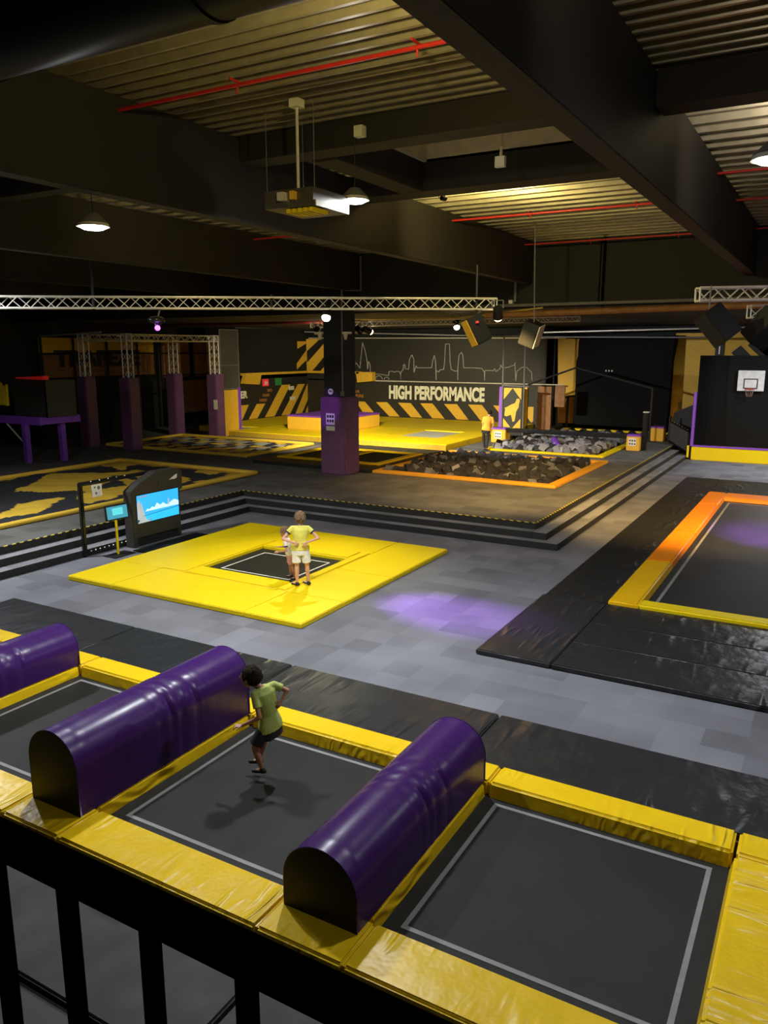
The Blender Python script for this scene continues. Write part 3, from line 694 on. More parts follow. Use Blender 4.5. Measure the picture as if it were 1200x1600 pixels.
sky = [(-25.83,3.58),(-25.54,3.91),(-25.28,3.59),(-25.08,5.11),(-24.91,4.65),(-24.78,4.09),(-24.73,3.54),(-24.67,4.01),(-24.56,3.8),(-24.52,3.21),(-23.97,3.26),(-23.27,3.18),(-23.25,3.42),(-23.03,3.44),(-22.9,3.38),(-22.76,3.44),(-22.54,3.42),(-22.45,3.24),(-22.45,2.96),(-22.45,3.37),(-22.28,3.56),(-22.26,3.84),(-22.17,3.82),(-22.15,3.59),(-21.93,3.57),(-21.87,4.15),(-21.72,4.4),(-21.58,4.15),(-21.57,3.39),(-21.43,3.78),(-21.37,3.66),(-20.42,3.67),(-20.37,4.02),(-20.26,4.38),(-20.17,4.02),(-20.12,2.98),(-20.13,3.52),(-19.97,3.43),(-19.89,3.55),(-19.65,3.59),(-19.6,3.98),(-19.56,5.01),(-19.31,5.01),(-19.25,3.98),(-19.17,3.58),(-18.91,3.49),(-18.77,3.54),(-18.75,3.0),(-18.76,3.72),(-18.7,4.39),(-18.57,4.55),(-18.47,4.39),(-18.4,3.69),(-17.88,3.7),(-17.3,3.67),(-17.14,3.47),(-17.11,3.0),(-17.11,3.56),(-16.58,3.56),(-16.54,3.68),(-16.44,3.51),(-16.21,3.68),(-16.17,3.87),(-16.07,3.7),(-15.74,3.75),(-15.38,3.88),(-15.36,4.01),(-15.35,3.84),(-15.28,3.02),(-15.23,3.54),(-14.96,3.75),(-14.69,3.76),(-14.5,3.59),(-14.39,3.5),(-14.34,3.04)]
g = G(); g.path([(x, 41.4, z) for x, z in sky], .022, 6)
for a, b in ((-24.58,-24.28),(-24.19,-23.71),(-23.58,-23.25)):
    g.path([((a+b)/2-(b-a)/2*math.cos(k*math.pi/8), 41.4, 2.94+(b-a)/2*.9*math.sin(k*math.pi/8)) for k in range(9)], .018, 6)
g.make('skyline_outline', M_skyline, t)
for i, (s_, x, z, wd) in enumerate((('NO', -26.2, 2.36, .4), ('FEAR', -26.05, 2.1, .75), ('HERE', -25.75, 1.84, .75))): text('slogan', s_, M_orange, t, (x, 41.385, z), (wd, .17), FACE_S, bold=0)
# left side wall with bars
t = thing('bar_mural_wall', 'dark side wall of the stage with slanted yellow bars and chevron', 'mural wall', (-29.25, 38, .5))
G().box(-29.4, -29.2, 34.6, 41.6, .5, 3.05).make('lower_panel', M_dgrey, t)
G().box(-29.4, -29.2, 34.6, 41.6, 3.42, 5.9).make('upper_panel', M_wall, t)
g = G()
for q in ([(34.7,1.6),(35.54,1.6),(34.9,.77),(34.7,.77)], [(36.27,1.6),(37.05,1.58),(36.27,.77),(35.49,.77)], [(38.7,2.6),(39.58,2.6),(37.91,.77),(36.98,.77)], [(40.37,2.59),(41.11,2.58),(39.44,.77),(38.61,.77)]):
    g.prism([(-29.19, y, z) for y, z in q], (.012, 0, 0))
g.prism([(-29.19, y, z) for y, z in ((41.4, 2.58), (41.4, 1.6), (40.75, .77), (40.05, .77))], (.012, 0, 0))
g.prism([(-29.19, y, z) for y, z in ((41.4, 1.2), (41.4, .77), (41.1, .77))], (.012, 0, 0))
g.make('slanted_bars', M_ypaint, t)
text('lettering', 'ER', M_text, t, (-29.18, 34.85, 1.98), (.6, .42), FACE_E, bold=.045)
for s_, y, z, wd in (('NO', 37.3, 2.25, .4), ('FEAR', 36.85, 1.98, .62), ('HERE', 36.55, 1.70, .68)): text('slogan', s_, M_orange, t, (-29.18, y, z), (wd, .17), FACE_E, bold=0)
G().box(-29.19, -29.15, 38.05, 38.65, 2.6, 3.02).make('green_sign', M_green, t)
g = G(); g.box(-29.19, -29.14, 39.4, 39.9, 2.27, 2.5); g.box(-29.19, -29.14, 39.5, 40.0, 1.65, 1.85); g.make('notice', M_text, t)
G().box(-29.19, -29.12, 36.85, 37.35, 2.6, 3.0).make('red_sign', M_redl, t); text('red_sign_letters', '21', M_white, t, (-29.11, 36.95, 2.68), (.28, .2), FACE_E, bold=.03)
g = G(); g.prism([(-29.19, y, z) for y, z in ((41.4, 5.2), (40.4, 5.2), (40.4, 4.75), (41.4, 5.1))], (.012, 0, 0)); g.prism([(-29.19, y, z) for y, z in ((41.4, 4.7), (40.3, 3.85), (40.3, 3.5), (41.4, 4.1))], (.012, 0, 0)); g.make('upper_bars', M_ypaint, t)
t = thing('mural_block', 'yellow and black barred panel high in the stage corner left of the column', 'panel', (-28.3, 41.3, 3.4))
G().box(-29.15, -27.2, 41.3, 41.4, 3.4, 5.35).make('board', M_ypaint, t)
g = G(); 
for q in ([(-29.1,4.6),(-28.1,5.35),(-27.5,5.35),(-29.1,3.9)], [(-28.7,3.4),(-27.2,4.85),(-27.2,4.2),(-28.1,3.4)]): g.prism([(x, 41.28, z) for x, z in q], (0, .015, 0))
g.make('bars', M_black, t)
# yellow ledges
t = thing('padded_ledge', 'thin yellow ledge running round the corner of the stage', 'ledge', (-28.6, 38, 3.25))
g = G(); g.box(-29.2, -28.8, 34.9, 41.35, 3.27, 3.4); g.box(-29.2, -25.1, 40.95, 41.35, 3.27, 3.4); g.make('ledge_top', M_ypaint, t)
g = G(); g.prism([(-28.8, 34.9, 3.27), (-28.8, 36.3, 3.27), (-28.95, 36.3, 2.72), (-28.95, 34.9, 2.82)], (-.25, 0, 0)); g.make('ledge_end', M_ypaint, t); g = G(); g.prism([(-25.3, 40.95, 3.38), (-24.15, 40.95, 3.38), (-24.15, 40.95, 2.85), (-25.2, 40.95, 2.75)], (0, .4, 0)); g.make('ledge_end', M_ypaint, t)

# gate panel at left of stage
t = thing('entry_panel', 'yellow padded entry panel with purple edge and netted frame above', 'panel', (-26.1, 30.3, .5))
G().box(-26.12, -26.0, 29.82, 30.84, .5, 2.75).make('yellow_pad', M_ypaint, t); G().box(-26.14, -25.98, 30.86, 31.06, .5, 2.85).make('purple_edge', M_purple, t, bevel=.02)
g = G(); g.path([(-26.06, 29.7, 2.8), (-26.06, 29.7, 5.65), (-26.06, 31.05, 5.65), (-26.06, 31.05, 2.8), (-26.06, 29.7, 2.8)], .03); g.tube((-26.06, 29.7, 3.95), (-26.06, 31.05, 3.95), .025); g.tube((-26.06, 29.75, .5), (-26.06, 29.75, 3), .03)
g.make('frame', M_grey, t)
p = G().box(-26.03, -26.0, 29.52, 29.72, 1.45, 1.85).make('notice', M_white, t); G().box(-26.05, -26.031, 29.49, 29.75, 1.42, 1.88).make('notice_frame', M_red, p)
G().box(-26.07, -26.05, 29.72, 31.03, 2.82, 5.62).make('net', mat('grey mesh', (.06, .055, .045), .8), t)
# right end of stage: figure panel
t = thing('figure_panel', 'tall black panel with yellow leaping figure in a diamond, beside the stage', 'panel', (-13.4, 36, .5))
G().box(-13.9, -12.94, 36, 36.12, .5, 2.95).make('board', M_dgrey, t)
g = G()
for q in ([(-13.86,2.9),(-13.42,2.9),(-13.86,2.35)], [(-12.98,2.9),(-13.42,2.9),(-12.98,2.35)], [(-13.86,1.45),(-13.42,.95),(-13.86,.95)], [(-12.98,1.45),(-13.42,.95),(-12.98,.95)]): g.prism([(x, 35.985, z) for x, z in q], (0, .012, 0))
fig = [(960,20),(1005,20),(1014,60),(1000,110),(1000,160),(960,230),(945,330),(935,400),(900,412),(885,340),(868,295),(790,325),(755,310),(770,200),(752,180),(785,172),(870,120),(930,95),(950,60)]
g.prism([(-13.88+(720+a/10.9-787)*.0321, 35.985, 2.95-(620+b/10.9-604)*.0308) for a, b in fig], (0, .012, 0))
g.make('figure_print', M_ypaint, t)
G().box(-14.06, -13.93, 35.9, 36.1, .75, 2.95).make('purple_edge', M_purple, t)
g = G(); g.tube((-13.92, 35.95, .5), (-13.92, 35.95, 5.35), .04); g.tube((-12.85, 35.95, .5), (-12.85, 35.95, 5.35), .04); g.tube((-13.92, 35.95, 5.35), (-12.85, 35.95, 5.35), .03); g.tube((-13.92, 35.95, 3.02), (-12.6, 35.95, 2.98), .04)
g.make('frame', M_grey, t)
t = thing('side_panels', 'row of brown and yellow boards right of the leaping figure panel', 'panel', (-12.2, 37.5, .5))
G().box(-13.35, -13.15, 37.3, 37.4, 1.0, 2.9).make('yellow_board', M_ypaint, t); G().box(-12.95, -12.25, 38.3, 38.4, .7, 2.9).make('brown_board', M_rust, t); G().box(-12.1, -11.6, 38.4, 38.5, 1.9, 2.95).make('dark_board', M_rust, t)
# climbing wall
t = thing('climbing_wall', 'yellow climbing wall with a huge leaning black slab at the back right', 'climbing wall', (-9, 42, .5))
G().prism([(x, 42, z) for x, z in ((-13.2,5.3),(-11.87,5.25),(-12.15,4.06),(-12.1,.84),(-13.0,.79))], (0, .15, 0)).make('yellow_board', M_ypaint, t)
G().box(-12.95, -12.15, 41.9, 41.99, .8, 2.2).make('brown_board', M_ybrown, t)
g = G(); g.path([(-13.3, 41.85, .6), (-13.3, 41.85, 5.4), (-12.9, 41.85, 5.45)], .04); g.tube((-12.45, 41.8, .6), (-12.45, 41.8, 2.2), .06); g.tube((-13.9, 41.0, 2.0), (-12.0, 41.8, 2.3), .04); g.make('frame', M_black, t)
g = G(); v = [g.bm.verts.new(p) for p in ((-11.85,41.2,5.25),(-7.05,41.2,5.4),(-7.1,40.9,.8),(-11.85,40.9,.85),(-11.85,42.2,5.3),(-7.05,42.2,5.4),(-7.6,42.2,.8),(-11.9,42.2,.85))]
for q in ((0,1,2,3),(4,7,6,5),(0,4,5,1),(1,5,6,2),(2,6,7,3),(3,7,4,0)): g._f([v[i] for i in q])
g.make('black_slab', mat('slab black', (.0045, .0045, .0042), .8, spec=.15), t, bevel=.05)
G().box(-7.2, -5.0, 42.1, 42.2, .8, 5.5).make('yellow_board', M_ypaint, t)
g = G()
for x in (-10.3, -10.15, -10.0): g.box(x-.03, x+.03, 41.0, 41.06, 3.6, 3.68)
g.make('led_marks', M_white, t)
g = G(); random.seed(3)
for k in range(9): 
    x = -12.3+k*.62; g.prism([(x, 40.6, .66), (x+.36, 40.6, .66), (x+.26, 40.6, .56), (x+.1, 40.6, .58)], (0, .3, 0))
g.make('floor_pad', M_yflat, t)
t = thing('zigzag_mural', 'yellow wall with grey zigzag bars above the basketball court', 'mural wall', (-2, 42.3, .5))
G().box(-5.0, 5.9, 42.3, 42.4, .5, 5.6).make('board', M_ypaint, t)
g = G()
for q in ([(-4.6,4.55),(-4.2,4.9),(-3.3,4.0),(-3.7,3.6)], [(-4.3,5.55),(-3.6,5.55),(-1.9,3.9),(-2.5,3.9)], [(-3.9,4.9),(-3.3,5.5),(-2.0,4.0),(-2.6,3.7)]): g.prism([(x, 42.28, z) for x, z in q], (0, .015, 0))
g.make('zigzag_bars', M_dgrey, t)
# basketball court enclosure
t = thing('court_enclosure', 'black padded court enclosure with yellow kerb and purple trim at right', 'court wall', (-1, 36.3, 0))
g = G(); pts = [(-5.15, 36.3)]+[(-4.0-1.15*math.cos(k*math.pi/16), 37.7-1.3*math.cos(k*math.pi/16)*.0-1.2*(1-math.sin(k*math.pi/16))) for k in range(1, 9)]+[(5.9, 37.7)]
for (a, b), (c, d) in zip(pts, pts[1:]):
    v = [g.bm.verts.new(p) for p in ((a,b,.0),(c,d,.0),(c,d,4.45),(a,b,4.45))]; g._f(v)
g.make('padded_wall', mat('court black', (.0045, .0045, .004), .7, spec=.2), t, smooth='auto')
G().box(-5.2, 5.9, 36.1, 36.25, 0, .58).make('kerb', M_yflat, t, bevel=.02); G().box(-5.2, 5.9, 36.08, 36.27, .58, .64).make('kerb_trim', M_purple, t)
G().tube((-5.2, 36.15, .6), (-5.22, 36.3, 2.9), .07, 10).make('corner_trim', M_purple, t)
G().box(-4.9, 5.9, 36.5, 37.6, .3, .5).make('court_bed', M_ybrown, t)
t = thing('basketball_hoop', 'white basketball backboard with black square and red rim', 'basketball hoop', (-3.16, 37.4, 2.9))
G().box(-3.72, -2.67, 37.45, 37.5, 2.95, 3.82).make('backboard', M_white, t, bevel=.01)
g = G()
for b in ((-3.48,-2.92,3.05,3.09),(-3.48,-2.92,3.44,3.48),(-3.48,-3.44,3.09,3.44),(-2.96,-2.92,3.09,3.44)): g.box(b[0], b[1], 37.435, 37.445, b[2], b[3])
g.make('target_square', M_black, t)
g = G(); g.path([(-3.2+.19*math.cos(k*math.pi/8), 37.2+.19*math.sin(k*math.pi/8), 3.05) for k in range(17)], .018, 6); g.tube((-3.2, 37.39, 3.05), (-3.2, 37.45, 3.0), .02); g.make('rim', mat('red rim', (.5, .05, .02), .5), t)
g = G()
for k in range(10):
    a = k*math.pi/5; g.tube((-3.2+.18*math.cos(a), 37.2+.18*math.sin(a), 3.04), (-3.2+.1*math.cos(a+.4), 37.2+.1*math.sin(a+.4), 2.72), .006, 5)
g.make('net', mat('hoop net', (.35, .2, .15), .8), t)
# stair railing right
t = thing('stair_railing', 'black framed railing with dark infill beside the wide steps', 'railing', (-5.8, 37, 0))
a, b = Vector((-6.42, 37.6, 0)), Vector((-5.3, 36.4, 0))
G().tube(a+Vector((0,0,.5)), a+Vector((0,0,1.75)), .05).make('post', M_black, t); G().tube(b, b+Vector((0,0,1.3)), .05).make('post', M_black, t)
G().tube(a+Vector((0,0,1.5)), b+Vector((0,0,1.15)), .05).make('rail', M_blackg, t); G().tube(a+Vector((0,0,.62)), b+Vector((0,0,.2)), .05).make('rail', M_blackg, t)
g = G(); 
for k in range(8):
    p = (a+Vector((0,0,1.5))).lerp(b+Vector((0,0,1.15)), (k+.5)/8); g.ball(p+Vector((.03,-.03,.04)), .018, 8)
g.make('fasteners', M_white, t)
g = G(); v = [g.bm.verts.new(p) for p in (a+Vector((0,0,.6)), b+Vector((0,0,.2)), b+Vector((0,0,1.15)), a+Vector((0,0,1.5)))]; g._f(v); g.make('infill', mat('rail infill', (.05, .05, .05), .7), t)
G().box(-5.36, -5.28, 36.0, 36.08, .1, .62).make('yellow_guard', M_yflat, t)
g = G(); g.prism([(-6.4, 38.4, .5), (-5.2, 37.9, .5), (-5.2, 37.9, 2.4), (-6.4, 38.4, 1.85)], (.03, .05, 0)); g.make('dark_screen', M_black, t)

# ================================================================== COLUMN PAD
t = thing('column_pad', 'tall purple padded sleeve around the black column in the middle', 'padding', (-14.6, 22.6, .5))
G().box(-15.12, -14.1, 22.14, 23.05, .5, 3.14).make('sleeve', M_pdull, t, bevel=.05, smooth='auto', seg=3)
p = G().box(-14.86, -14.52, 22.12, 22.138, 2.22, 2.6).make('notice', M_white, t)
g = G()
for i in range(3):
    for z in (2.35, 2.5): g.box(-14.82+i*.1, -14.75+i*.1, 22.113, 22.12, z-.05, z+.04)
g.make('notice_print', M_dgrey, p)
p = G().box(-14.86, -14.52, 22.12, 22.138, 2.02, 2.17).make('notice', M_text, t)
t = thing('conduit_pipe', 'thin grey conduit running down the black column', 'pipe', (-14.2, 22.2, 3.2))
G().path([(-14.25, 22.23, 3.25), (-14.25, 22.23, 6.6), (-14.02, 23.05, 6.62), (-14.02, 23.05, 7.7)], .03, 8).make('pipe', M_grey, t)
G().box(-14.31, -14.19, 22.18, 22.25, 3.18, 3.34).make('socket', M_grey, t)
t = thing('wall_sticker', 'small round white sticker on the black column above the purple sleeve', 'sticker', (-14.7, 22.2, 3.3))
g = G(); g.tube((-14.74, 22.25, 3.32), (-14.74, 22.235, 3.32), .1, 20); g.make('disc', M_white, t)
g = G(); g.box(-14.79, -14.75, 22.225, 22.234, 3.3, 3.36); g.box(-14.73, -14.69, 22.225, 22.234, 3.3, 3.36); g.make('print', M_black, t)
for x, s_ in ((-15.0, 'left'), (-14.2, 'right')):
    t = thing('security_camera', 'small cream security camera on the %s side of the black column' % s_, 'camera', (x, 22.2, 5.15), 'cameras on the black column')
    sx = -1 if x < -14.6 else 1
    G().box(min(x, x+sx*.3), max(x, x+sx*.3), 22.15, 22.27, 5.2, 5.27).make('bracket', M_text, t); G().tube((x+sx*.1, 22.2, 5.2), (x+sx*.1, 22.2, 5.02), .08, 12, .04).make('body', M_text, t)

# ================================================================== KIOSK AND TABLET
t = thing('screen_kiosk', 'dark freestanding kiosk with sloped top and a bright blue game screen', 'kiosk', (-14.4, 13.8, 0))
prof = [(12.95,0),(12.95,1.38),(13.25,1.55),(13.8,1.76),(14.5,1.76),(14.66,1.70),(14.66,1.22),(14.55,1.2),(14.55,0),(14.45,0),(14.45,.22),(13.08,.22),(13.08,0)]
G().prism([(-14.3, y, z) for y, z in prof], (-.28, 0, 0)).make('body', mat('kiosk shell', (.035, .033, .028), .5), t, bevel=.012)
G().box(-14.40, -14.36, 13.08, 14.45, 0, .22).make('foot_panel', M_black, t)
s_ = G().box(-14.3, -14.29, 13.08, 14.5, .56, 1.28).make('screen_bezel', M_black, t)
def scr(polys, mats):
    g = G()
    for dx, mi, P in polys:
        g.mi = mi; g.prism([(-14.289+dx*.001, y, z) for y, z in P], (-.0008, 0, 0))
    return g
sc = scr([(0, 0, [(13.1,.58),(14.48,.58),(14.48,1.26),(13.1,1.26)]),
     (1.2, 2, [(13.1,.58),(14.48,.58),(14.48,.79),(13.1,.76)]),
     (2.4, 1, [(13.35,.84),(13.42,.90),(13.5,.88),(13.58,.93),(13.66,.90),(13.74,1.0),(13.8,.96),(13.86,.93),(13.95,.98),(14.02,.92),(14.1,.9),(14.2,.95),(14.32,1.0),(14.42,.97),(14.48,.93),(14.48,.84)]),
     (3.6, 3, [(13.1,.58),(13.5,.58),(13.36,.66),(13.3,.86),(13.26,1.0),(13.24,1.1),(13.21,1.0),(13.19,1.12),(13.16,1.16),(13.13,1.08),(13.1,1.1)]),
     (4.8, 4, [(13.3,.735),(14.48,.80),(14.48,.81),(13.3,.745)]), (4.8, 5, [(13.14,1.21),(13.45,1.21),(13.45,1.23),(13.14,1.23)]),
     (4.8, 5, [(13.47,.6),(13.53,.6),(13.5,.68)]), (4.8, 4, [(13.1,.58),(13.16,.66),(13.1,.68)]), (4.8, 3, [(14.1,.9),(14.16,.9),(14.15,1.05),(14.11,1.05)])], None).make('display', [M_scr, M_scrw, M_scrb, M_scrg, mat('screen dark', (.01,.03,.12), .5, emit=.3), mat('screen red', (.5,.25,.2), .5, emit=.6)], t)
G().prism([(-14.296, y, z) for y, z in ((14.2,1.50),(14.3,1.56),(14.45,1.62),(14.48,1.62),(14.47,1.53),(14.38,1.50),(14.28,1.515))], (.004,0,0)).make('swoosh_mark', M_white, t)
G().box(-14.3, -14.294, 13.82, 13.84, 1.4, 1.52).make('slot', M_black, t)
t = thing('tablet_stand', 'tablet with teal screen on a yellow pole and black base plate', 'tablet stand', (-14.2, 12.36, 0))
G().obox((-14.15, 12.36, .012), (.4, .62, .02)).make('base_plate', M_black, t, bevel=.005)
G().tube((-14.2, 12.36, .02), (-14.2, 12.36, .86), .03, 14).make('pole', M_yflat, t, smooth='auto')
p = G().obox((-14.17, 12.37, 1.02), (.035, .63, .36), X=(1, -.1, .12)).make('tablet', M_black, t, bevel=.01)
G().obox((-14.150, 12.37, 1.02), (.004, .55, .29), X=(1, -.1, .12)).make('tablet_screen', M_scrt, p)
g = G(); g.obox((-14.147, 12.38, 1.04), (.004, .28, .16), X=(1, -.1, .12)); g.obox((-14.147, 12.36, .93), (.004, .32, .05), X=(1, -.1, .12)); g.make('screen_window', M_scrt2, p)
t = thing('bar_frame', 'black padded bar frame with fasteners standing on the floor left of the kiosk', 'frame', (-14.6, 13.2, 0))
G().box(-14.73, -14.63, 11.77, 11.87, 0, 1.74).make('upright', M_blackg, t, bevel=.02)
G().tube((-14.68, 11.8, 1.7), (-14.68, 14.6, 1.7), .05, 12).make('top_bar', M_blackg, t, smooth='auto')
G().tube((-14.68, 11.87, .09), (-14.68, 14.5, .09), .055, 12).make('bottom_bar', M_blackg, t, smooth='auto')
g = G()
for k in range(9): g.ball((-14.62, 11.95+k*.13, .13), .018, 8)
for k in range(5): g.ball((-14.64, 12.1+k*.25, 1.735), .014, 8)
g.make('fasteners', M_alu, t)
p = G().box(-14.57, -14.56, 12.05, 12.33, 1.38, 1.66).make('paper_notice', M_white, t)
g = G(); g.tube((-14.559, 12.24, 1.58), (-14.557, 12.24, 1.58), .045, 12); g.tube((-14.559, 12.16, 1.46), (-14.557, 12.16, 1.46), .03, 12); g.tube((-14.559, 12.13, 1.6), (-14.557, 12.13, 1.6), .025, 12); g.make('notice_print', M_grey, p)
tag(G().box(-14.15, -13.2, 12.75, 14.9, 0, .025).make('ramp_mat', M_bed, bevel=.01), 'thin dark mat on the floor in front of the screen kiosk', 'mat')

# ================================================================== TRUSSES
def truss(name, label, p, q, size=.24, n=None, r=.024, group=None, parent=None, up=(0,0,1)):
    p, q = Vector(p), Vector(q); d = (q-p).normalized(); L_ = (q-p).length; u = Vector(up); u = (u-d*u.dot(d)).normalized(); v = d.cross(u)
    h = size/2; cs = [(h,h),(h,-h),(-h,-h),(-h,h)]
    if parent is None: t = thing(name, label, 'truss', (p+q)/2, group)
    else: t = parent
    g = G()
    for a, b in cs: g.tube(p+u*a+v*b, q+u*a+v*b, r, 10)
    g.make('chords', M_alu, t, smooth='auto')
    n = n or max(2, int(L_/(size*1.05))); g = G()
    for f in range(4):
        a0, b0 = cs[f]; a1, b1 = cs[(f+1) % 4]
        for k in range(n):
            s0, s1 = L_*k/n, L_*(k+1)/n
            A, B = ((a0,b0),(a1,b1)) if k % 2 == 0 else ((a1,b1),(a0,b0))
            g.tube(p+d*s0+u*A[0]+v*A[1], p+d*s1+u*B[0]+v*B[1], r*.5, 6, cap=False)
    for s0 in (0, L_):
        for f in range(4):
            a0, b0 = cs[f]; a1, b1 = cs[(f+1) % 4]; g.tube(p+d*s0+u*a0+v*b0, p+d*s0+u*a1+v*b1, r*.7, 6)
    g.make('bracing', M_alu, t, smooth='auto')
    return t
tr = truss('lighting_truss', 'long silver lattice truss crossing the hall from the left edge', (-18.0, 10.3, 5.73), (-7.30, 18.22, 5.77), .25, r=.021)
for f in (.30, .60, .965):
    g = G(); c = Vector((-18.0, 10.3, 5.73)).lerp(Vector((-7.30, 18.22, 5.77)), f); g.tube(c+Vector((0,0,-.16)), c+Vector((0,0,.9 if f != .6 else .2)), .035, 8); g.make('hanger', M_black, tr)
tr = truss('lighting_truss', 'short silver truss end at the right edge above the speakers', (-2.62, 17.45, 5.79), (2.5, 20.2, 5.88), .25, r=.03)
truss('lighting_truss', 'second truss below and behind the right edge truss', (-1.75, 18.6, 5.48), (3, 20.6, 5.55), .25, r=.02)
truss('lighting_truss', 'far truss behind the column carrying warm spotlights', (-16.0, 22.95, 5.53), (-8.0, 27.8, 5.75), .16, r=.018)
# ropes/hangers under right truss
t = thing('steel_post', 'dark post with a pale strip rising from the court wall to the pipes', 'post', (-4.6, 37.9, 0))
G().box(-4.8, -4.45, 38.0, 38.2, 0, 5.9).make('post_body', M_black, t); G().box(-4.65, -4.6, 37.97, 38.0, 4.5, 5.9).make('pale_strip', M_alu, t)
# speakers
def speaker(loc, ax, az, size, label, face=None, hook=None):
    t = thing('loudspeaker', label, 'loudspeaker', loc, 'black speakers hung from the trusses')
    c = Vector(loc); X = Vector(ax).normalized(); Z = Vector(az).normalized()
    G().obox(c, size, X, Z).make('cabinet', M_black, t, bevel=.02)
    Zp = (Z-X*Z.dot(X)).normalized(); Yp = Zp.cross(X)
    if face: G().obox(c+X*(size[0]/2+.012), (.02, size[1]*.96, size[2]*.96), X, Z).make('painted_lit_face', face, t)  # coloured panel paints the light falling on the cabinet
    G().tube(c+Zp*size[2]*.4, hook or c+Zp*size[2]*.4+Vector((0,0,.55)), .015, 8).make('hanger', M_grey, t)
    return t
speaker((-7.53, 17.66, 5.16), (-.60, -.62, -.42), (-.39, -.22, .9), (.40, .40, .66), 'black speaker tilted to the left with an edge painted amber-lit, under the truss end', M_ypaint, (-7.55, 18.03, 5.66))
tag(G().obox((-7.42, 17.41, 5.33), (.07, .02, .05), (.87, .49, .1)).make('status_label', M_redl), 'tiny red label on the left tilted speaker', 'label')
speaker((-6.9, 19.7, 5.1), (.93, .05, -.35), (-.3, -.17, .9), (.42, .42, .6), 'black speaker with pale face painted as lit, turned to the right, behind the truss end', M_text, (-6.9, 19.7, 7.84))
speaker((-2.15, 17.1, 5.17), (-.5, -.6, -.5), (-.5, 0, .8), (.45, .45, .7), 'large black speaker below the left end of the right truss', None)
speaker((-1.35, 17.75, 5.12), (.5, -.6, -.5), (.5, 0, .8), (.45, .45, .7), 'large black speaker at the right edge beside its twin', None)
# pipes & cable trays under the upper wall
def pipe(pts, r, m, label, name='ceiling_pipe', group='pipes below the upper wall'):
    return tag(G().path(pts, r, 10).make(name, m, smooth='auto'), label, 'pipe', group)
pipe([(-15, 22.95, 5.98), (-2.5, 22.95, 6.0), (5.9, 22.95, 6.05)], .05, M_grey, 'grey horizontal pipe along the bottom of the black upper wall')
pipe([(-9.5, 22.9, 5.72), (-2.5, 22.9, 5.82), (5.9, 22.9, 5.85)], .09, M_rust, 'brownish cable bundle below the black upper wall')
pipe([(-31, 26, 5.75), (-15.5, 25.5, 5.72)], .06, mat('dull red pipe', (.10, .008, .006), .5), 'dull red pipe over the left deck behind the purple lamp')
pipe([(-32, 24.2, 5.3), (-27, 23.4, 5.42)], .04, M_alu, 'thin pale rail over the trapeze mural at the left edge')
pipe([(-29.2, 41.0, 5.95), (-29.2, 34.6, 5.92)], .04, M_alu, 'thin rail above the left side wall of the stage')
pipe([(-25.5, 36, 5.65), (-12.6, 36, 5.28), (-5, 36, 5.2)], .035, M_grey, 'lower thin rail above the skyline wall')
pipe([(-12, 36, 5.48), (-4.6, 36, 5.58), (3, 36, 5.7)], .035, M_alu, 'pale rail above the climbing slab')
pipe([(-16.6, 24.5, 5.75), (-11, 24, 5.7), (-7.7, 22.9, 5.9)], .03, mat('ochre cable', (.6, .4, .08), .5), 'thin ochre cable sloping behind the truss')
pipe([(-8.6, 23.02, 6.1), (-8.6, 23.02, 7.5)], .045, M_grey, 'left vertical downpipe on the black upper wall')
pipe([(-6.05, 23.02, 5.9), (-6.05, 23.02, 7.78)], .07, M_duct, 'right vertical downpipe on the black upper wall')
tag(G().box(-8.78, -8.66, 22.95, 23.08, 6.05, 6.15).make('junction_box', M_white), 'small pale box at the foot of the left downpipe', 'junction box')
# sprinkler lines
def sprink(y, x0, x1, label, z=7.62):
    t = thing('sprinkler_pipe', label, 'pipe', ((x0+x1)/2, y, z), 'red sprinkler pipes under the roof')
    G().tube((x0, y, z), (x1, y, z), .022, 10).make('pipe', M_red, t, smooth='auto')
    g = G()
    for k in range(2):
        x = x0+(x1-x0)*(.33+.4*k); g.tube((x, y, z), (x, y, z-.09), .012, 8); g.tube((x, y-.12, z+.04), (x, y+.12, z+.04), .015, 8)
    g.make('sprinkler_head', M_red, t)
sprink(7.55, -8.1, -2.38, 'bright red sprinkler pipe across the near ceiling bay'); sprink(17.4, -8.1, -2.38, 'red sprinkler pipe across the far bright ceiling bay'); sprink(22.3, -8.1, -2.38, 'red sprinkler pipe at the far end of the bright ceiling bay')
sprink(15.1, -2.1, 5.9, 'red sprinkler pipe in the right ceiling bay, nearer one'); sprink(17.9, -2.1, 5.9, 'red sprinkler pipe in the right ceiling bay, middle one'); sprink(22.2, -2.1, 5.9, 'red sprinkler pipe in the right ceiling bay, far one'); sprink(17.6, -14.1, -8.38, 'red sprinkler pipe in the left ceiling bay')
# duct
t = thing('air_duct', 'large black air duct crossing the ceiling at top left', 'duct', (-7, 5.4, 7.0))
G().tube((-8.05, 4.55, 7.31), (-2.40, 4.55, 7.31), .40, 32).make('duct_run', M_duct, t, smooth='auto')
for x in (-7.9, -6.5, -4): G().tube((x, 4.55, 7.31), (x+.06, 4.55, 7.31), .415, 32).make('joint_band', M_duct, t, smooth='auto')
g = G(); g.tube((-14.0, 4.6, 7.31), (-8.45, 4.6, 7.31), .42, 32); g.make('duct_run', M_duct, t, smooth='auto')
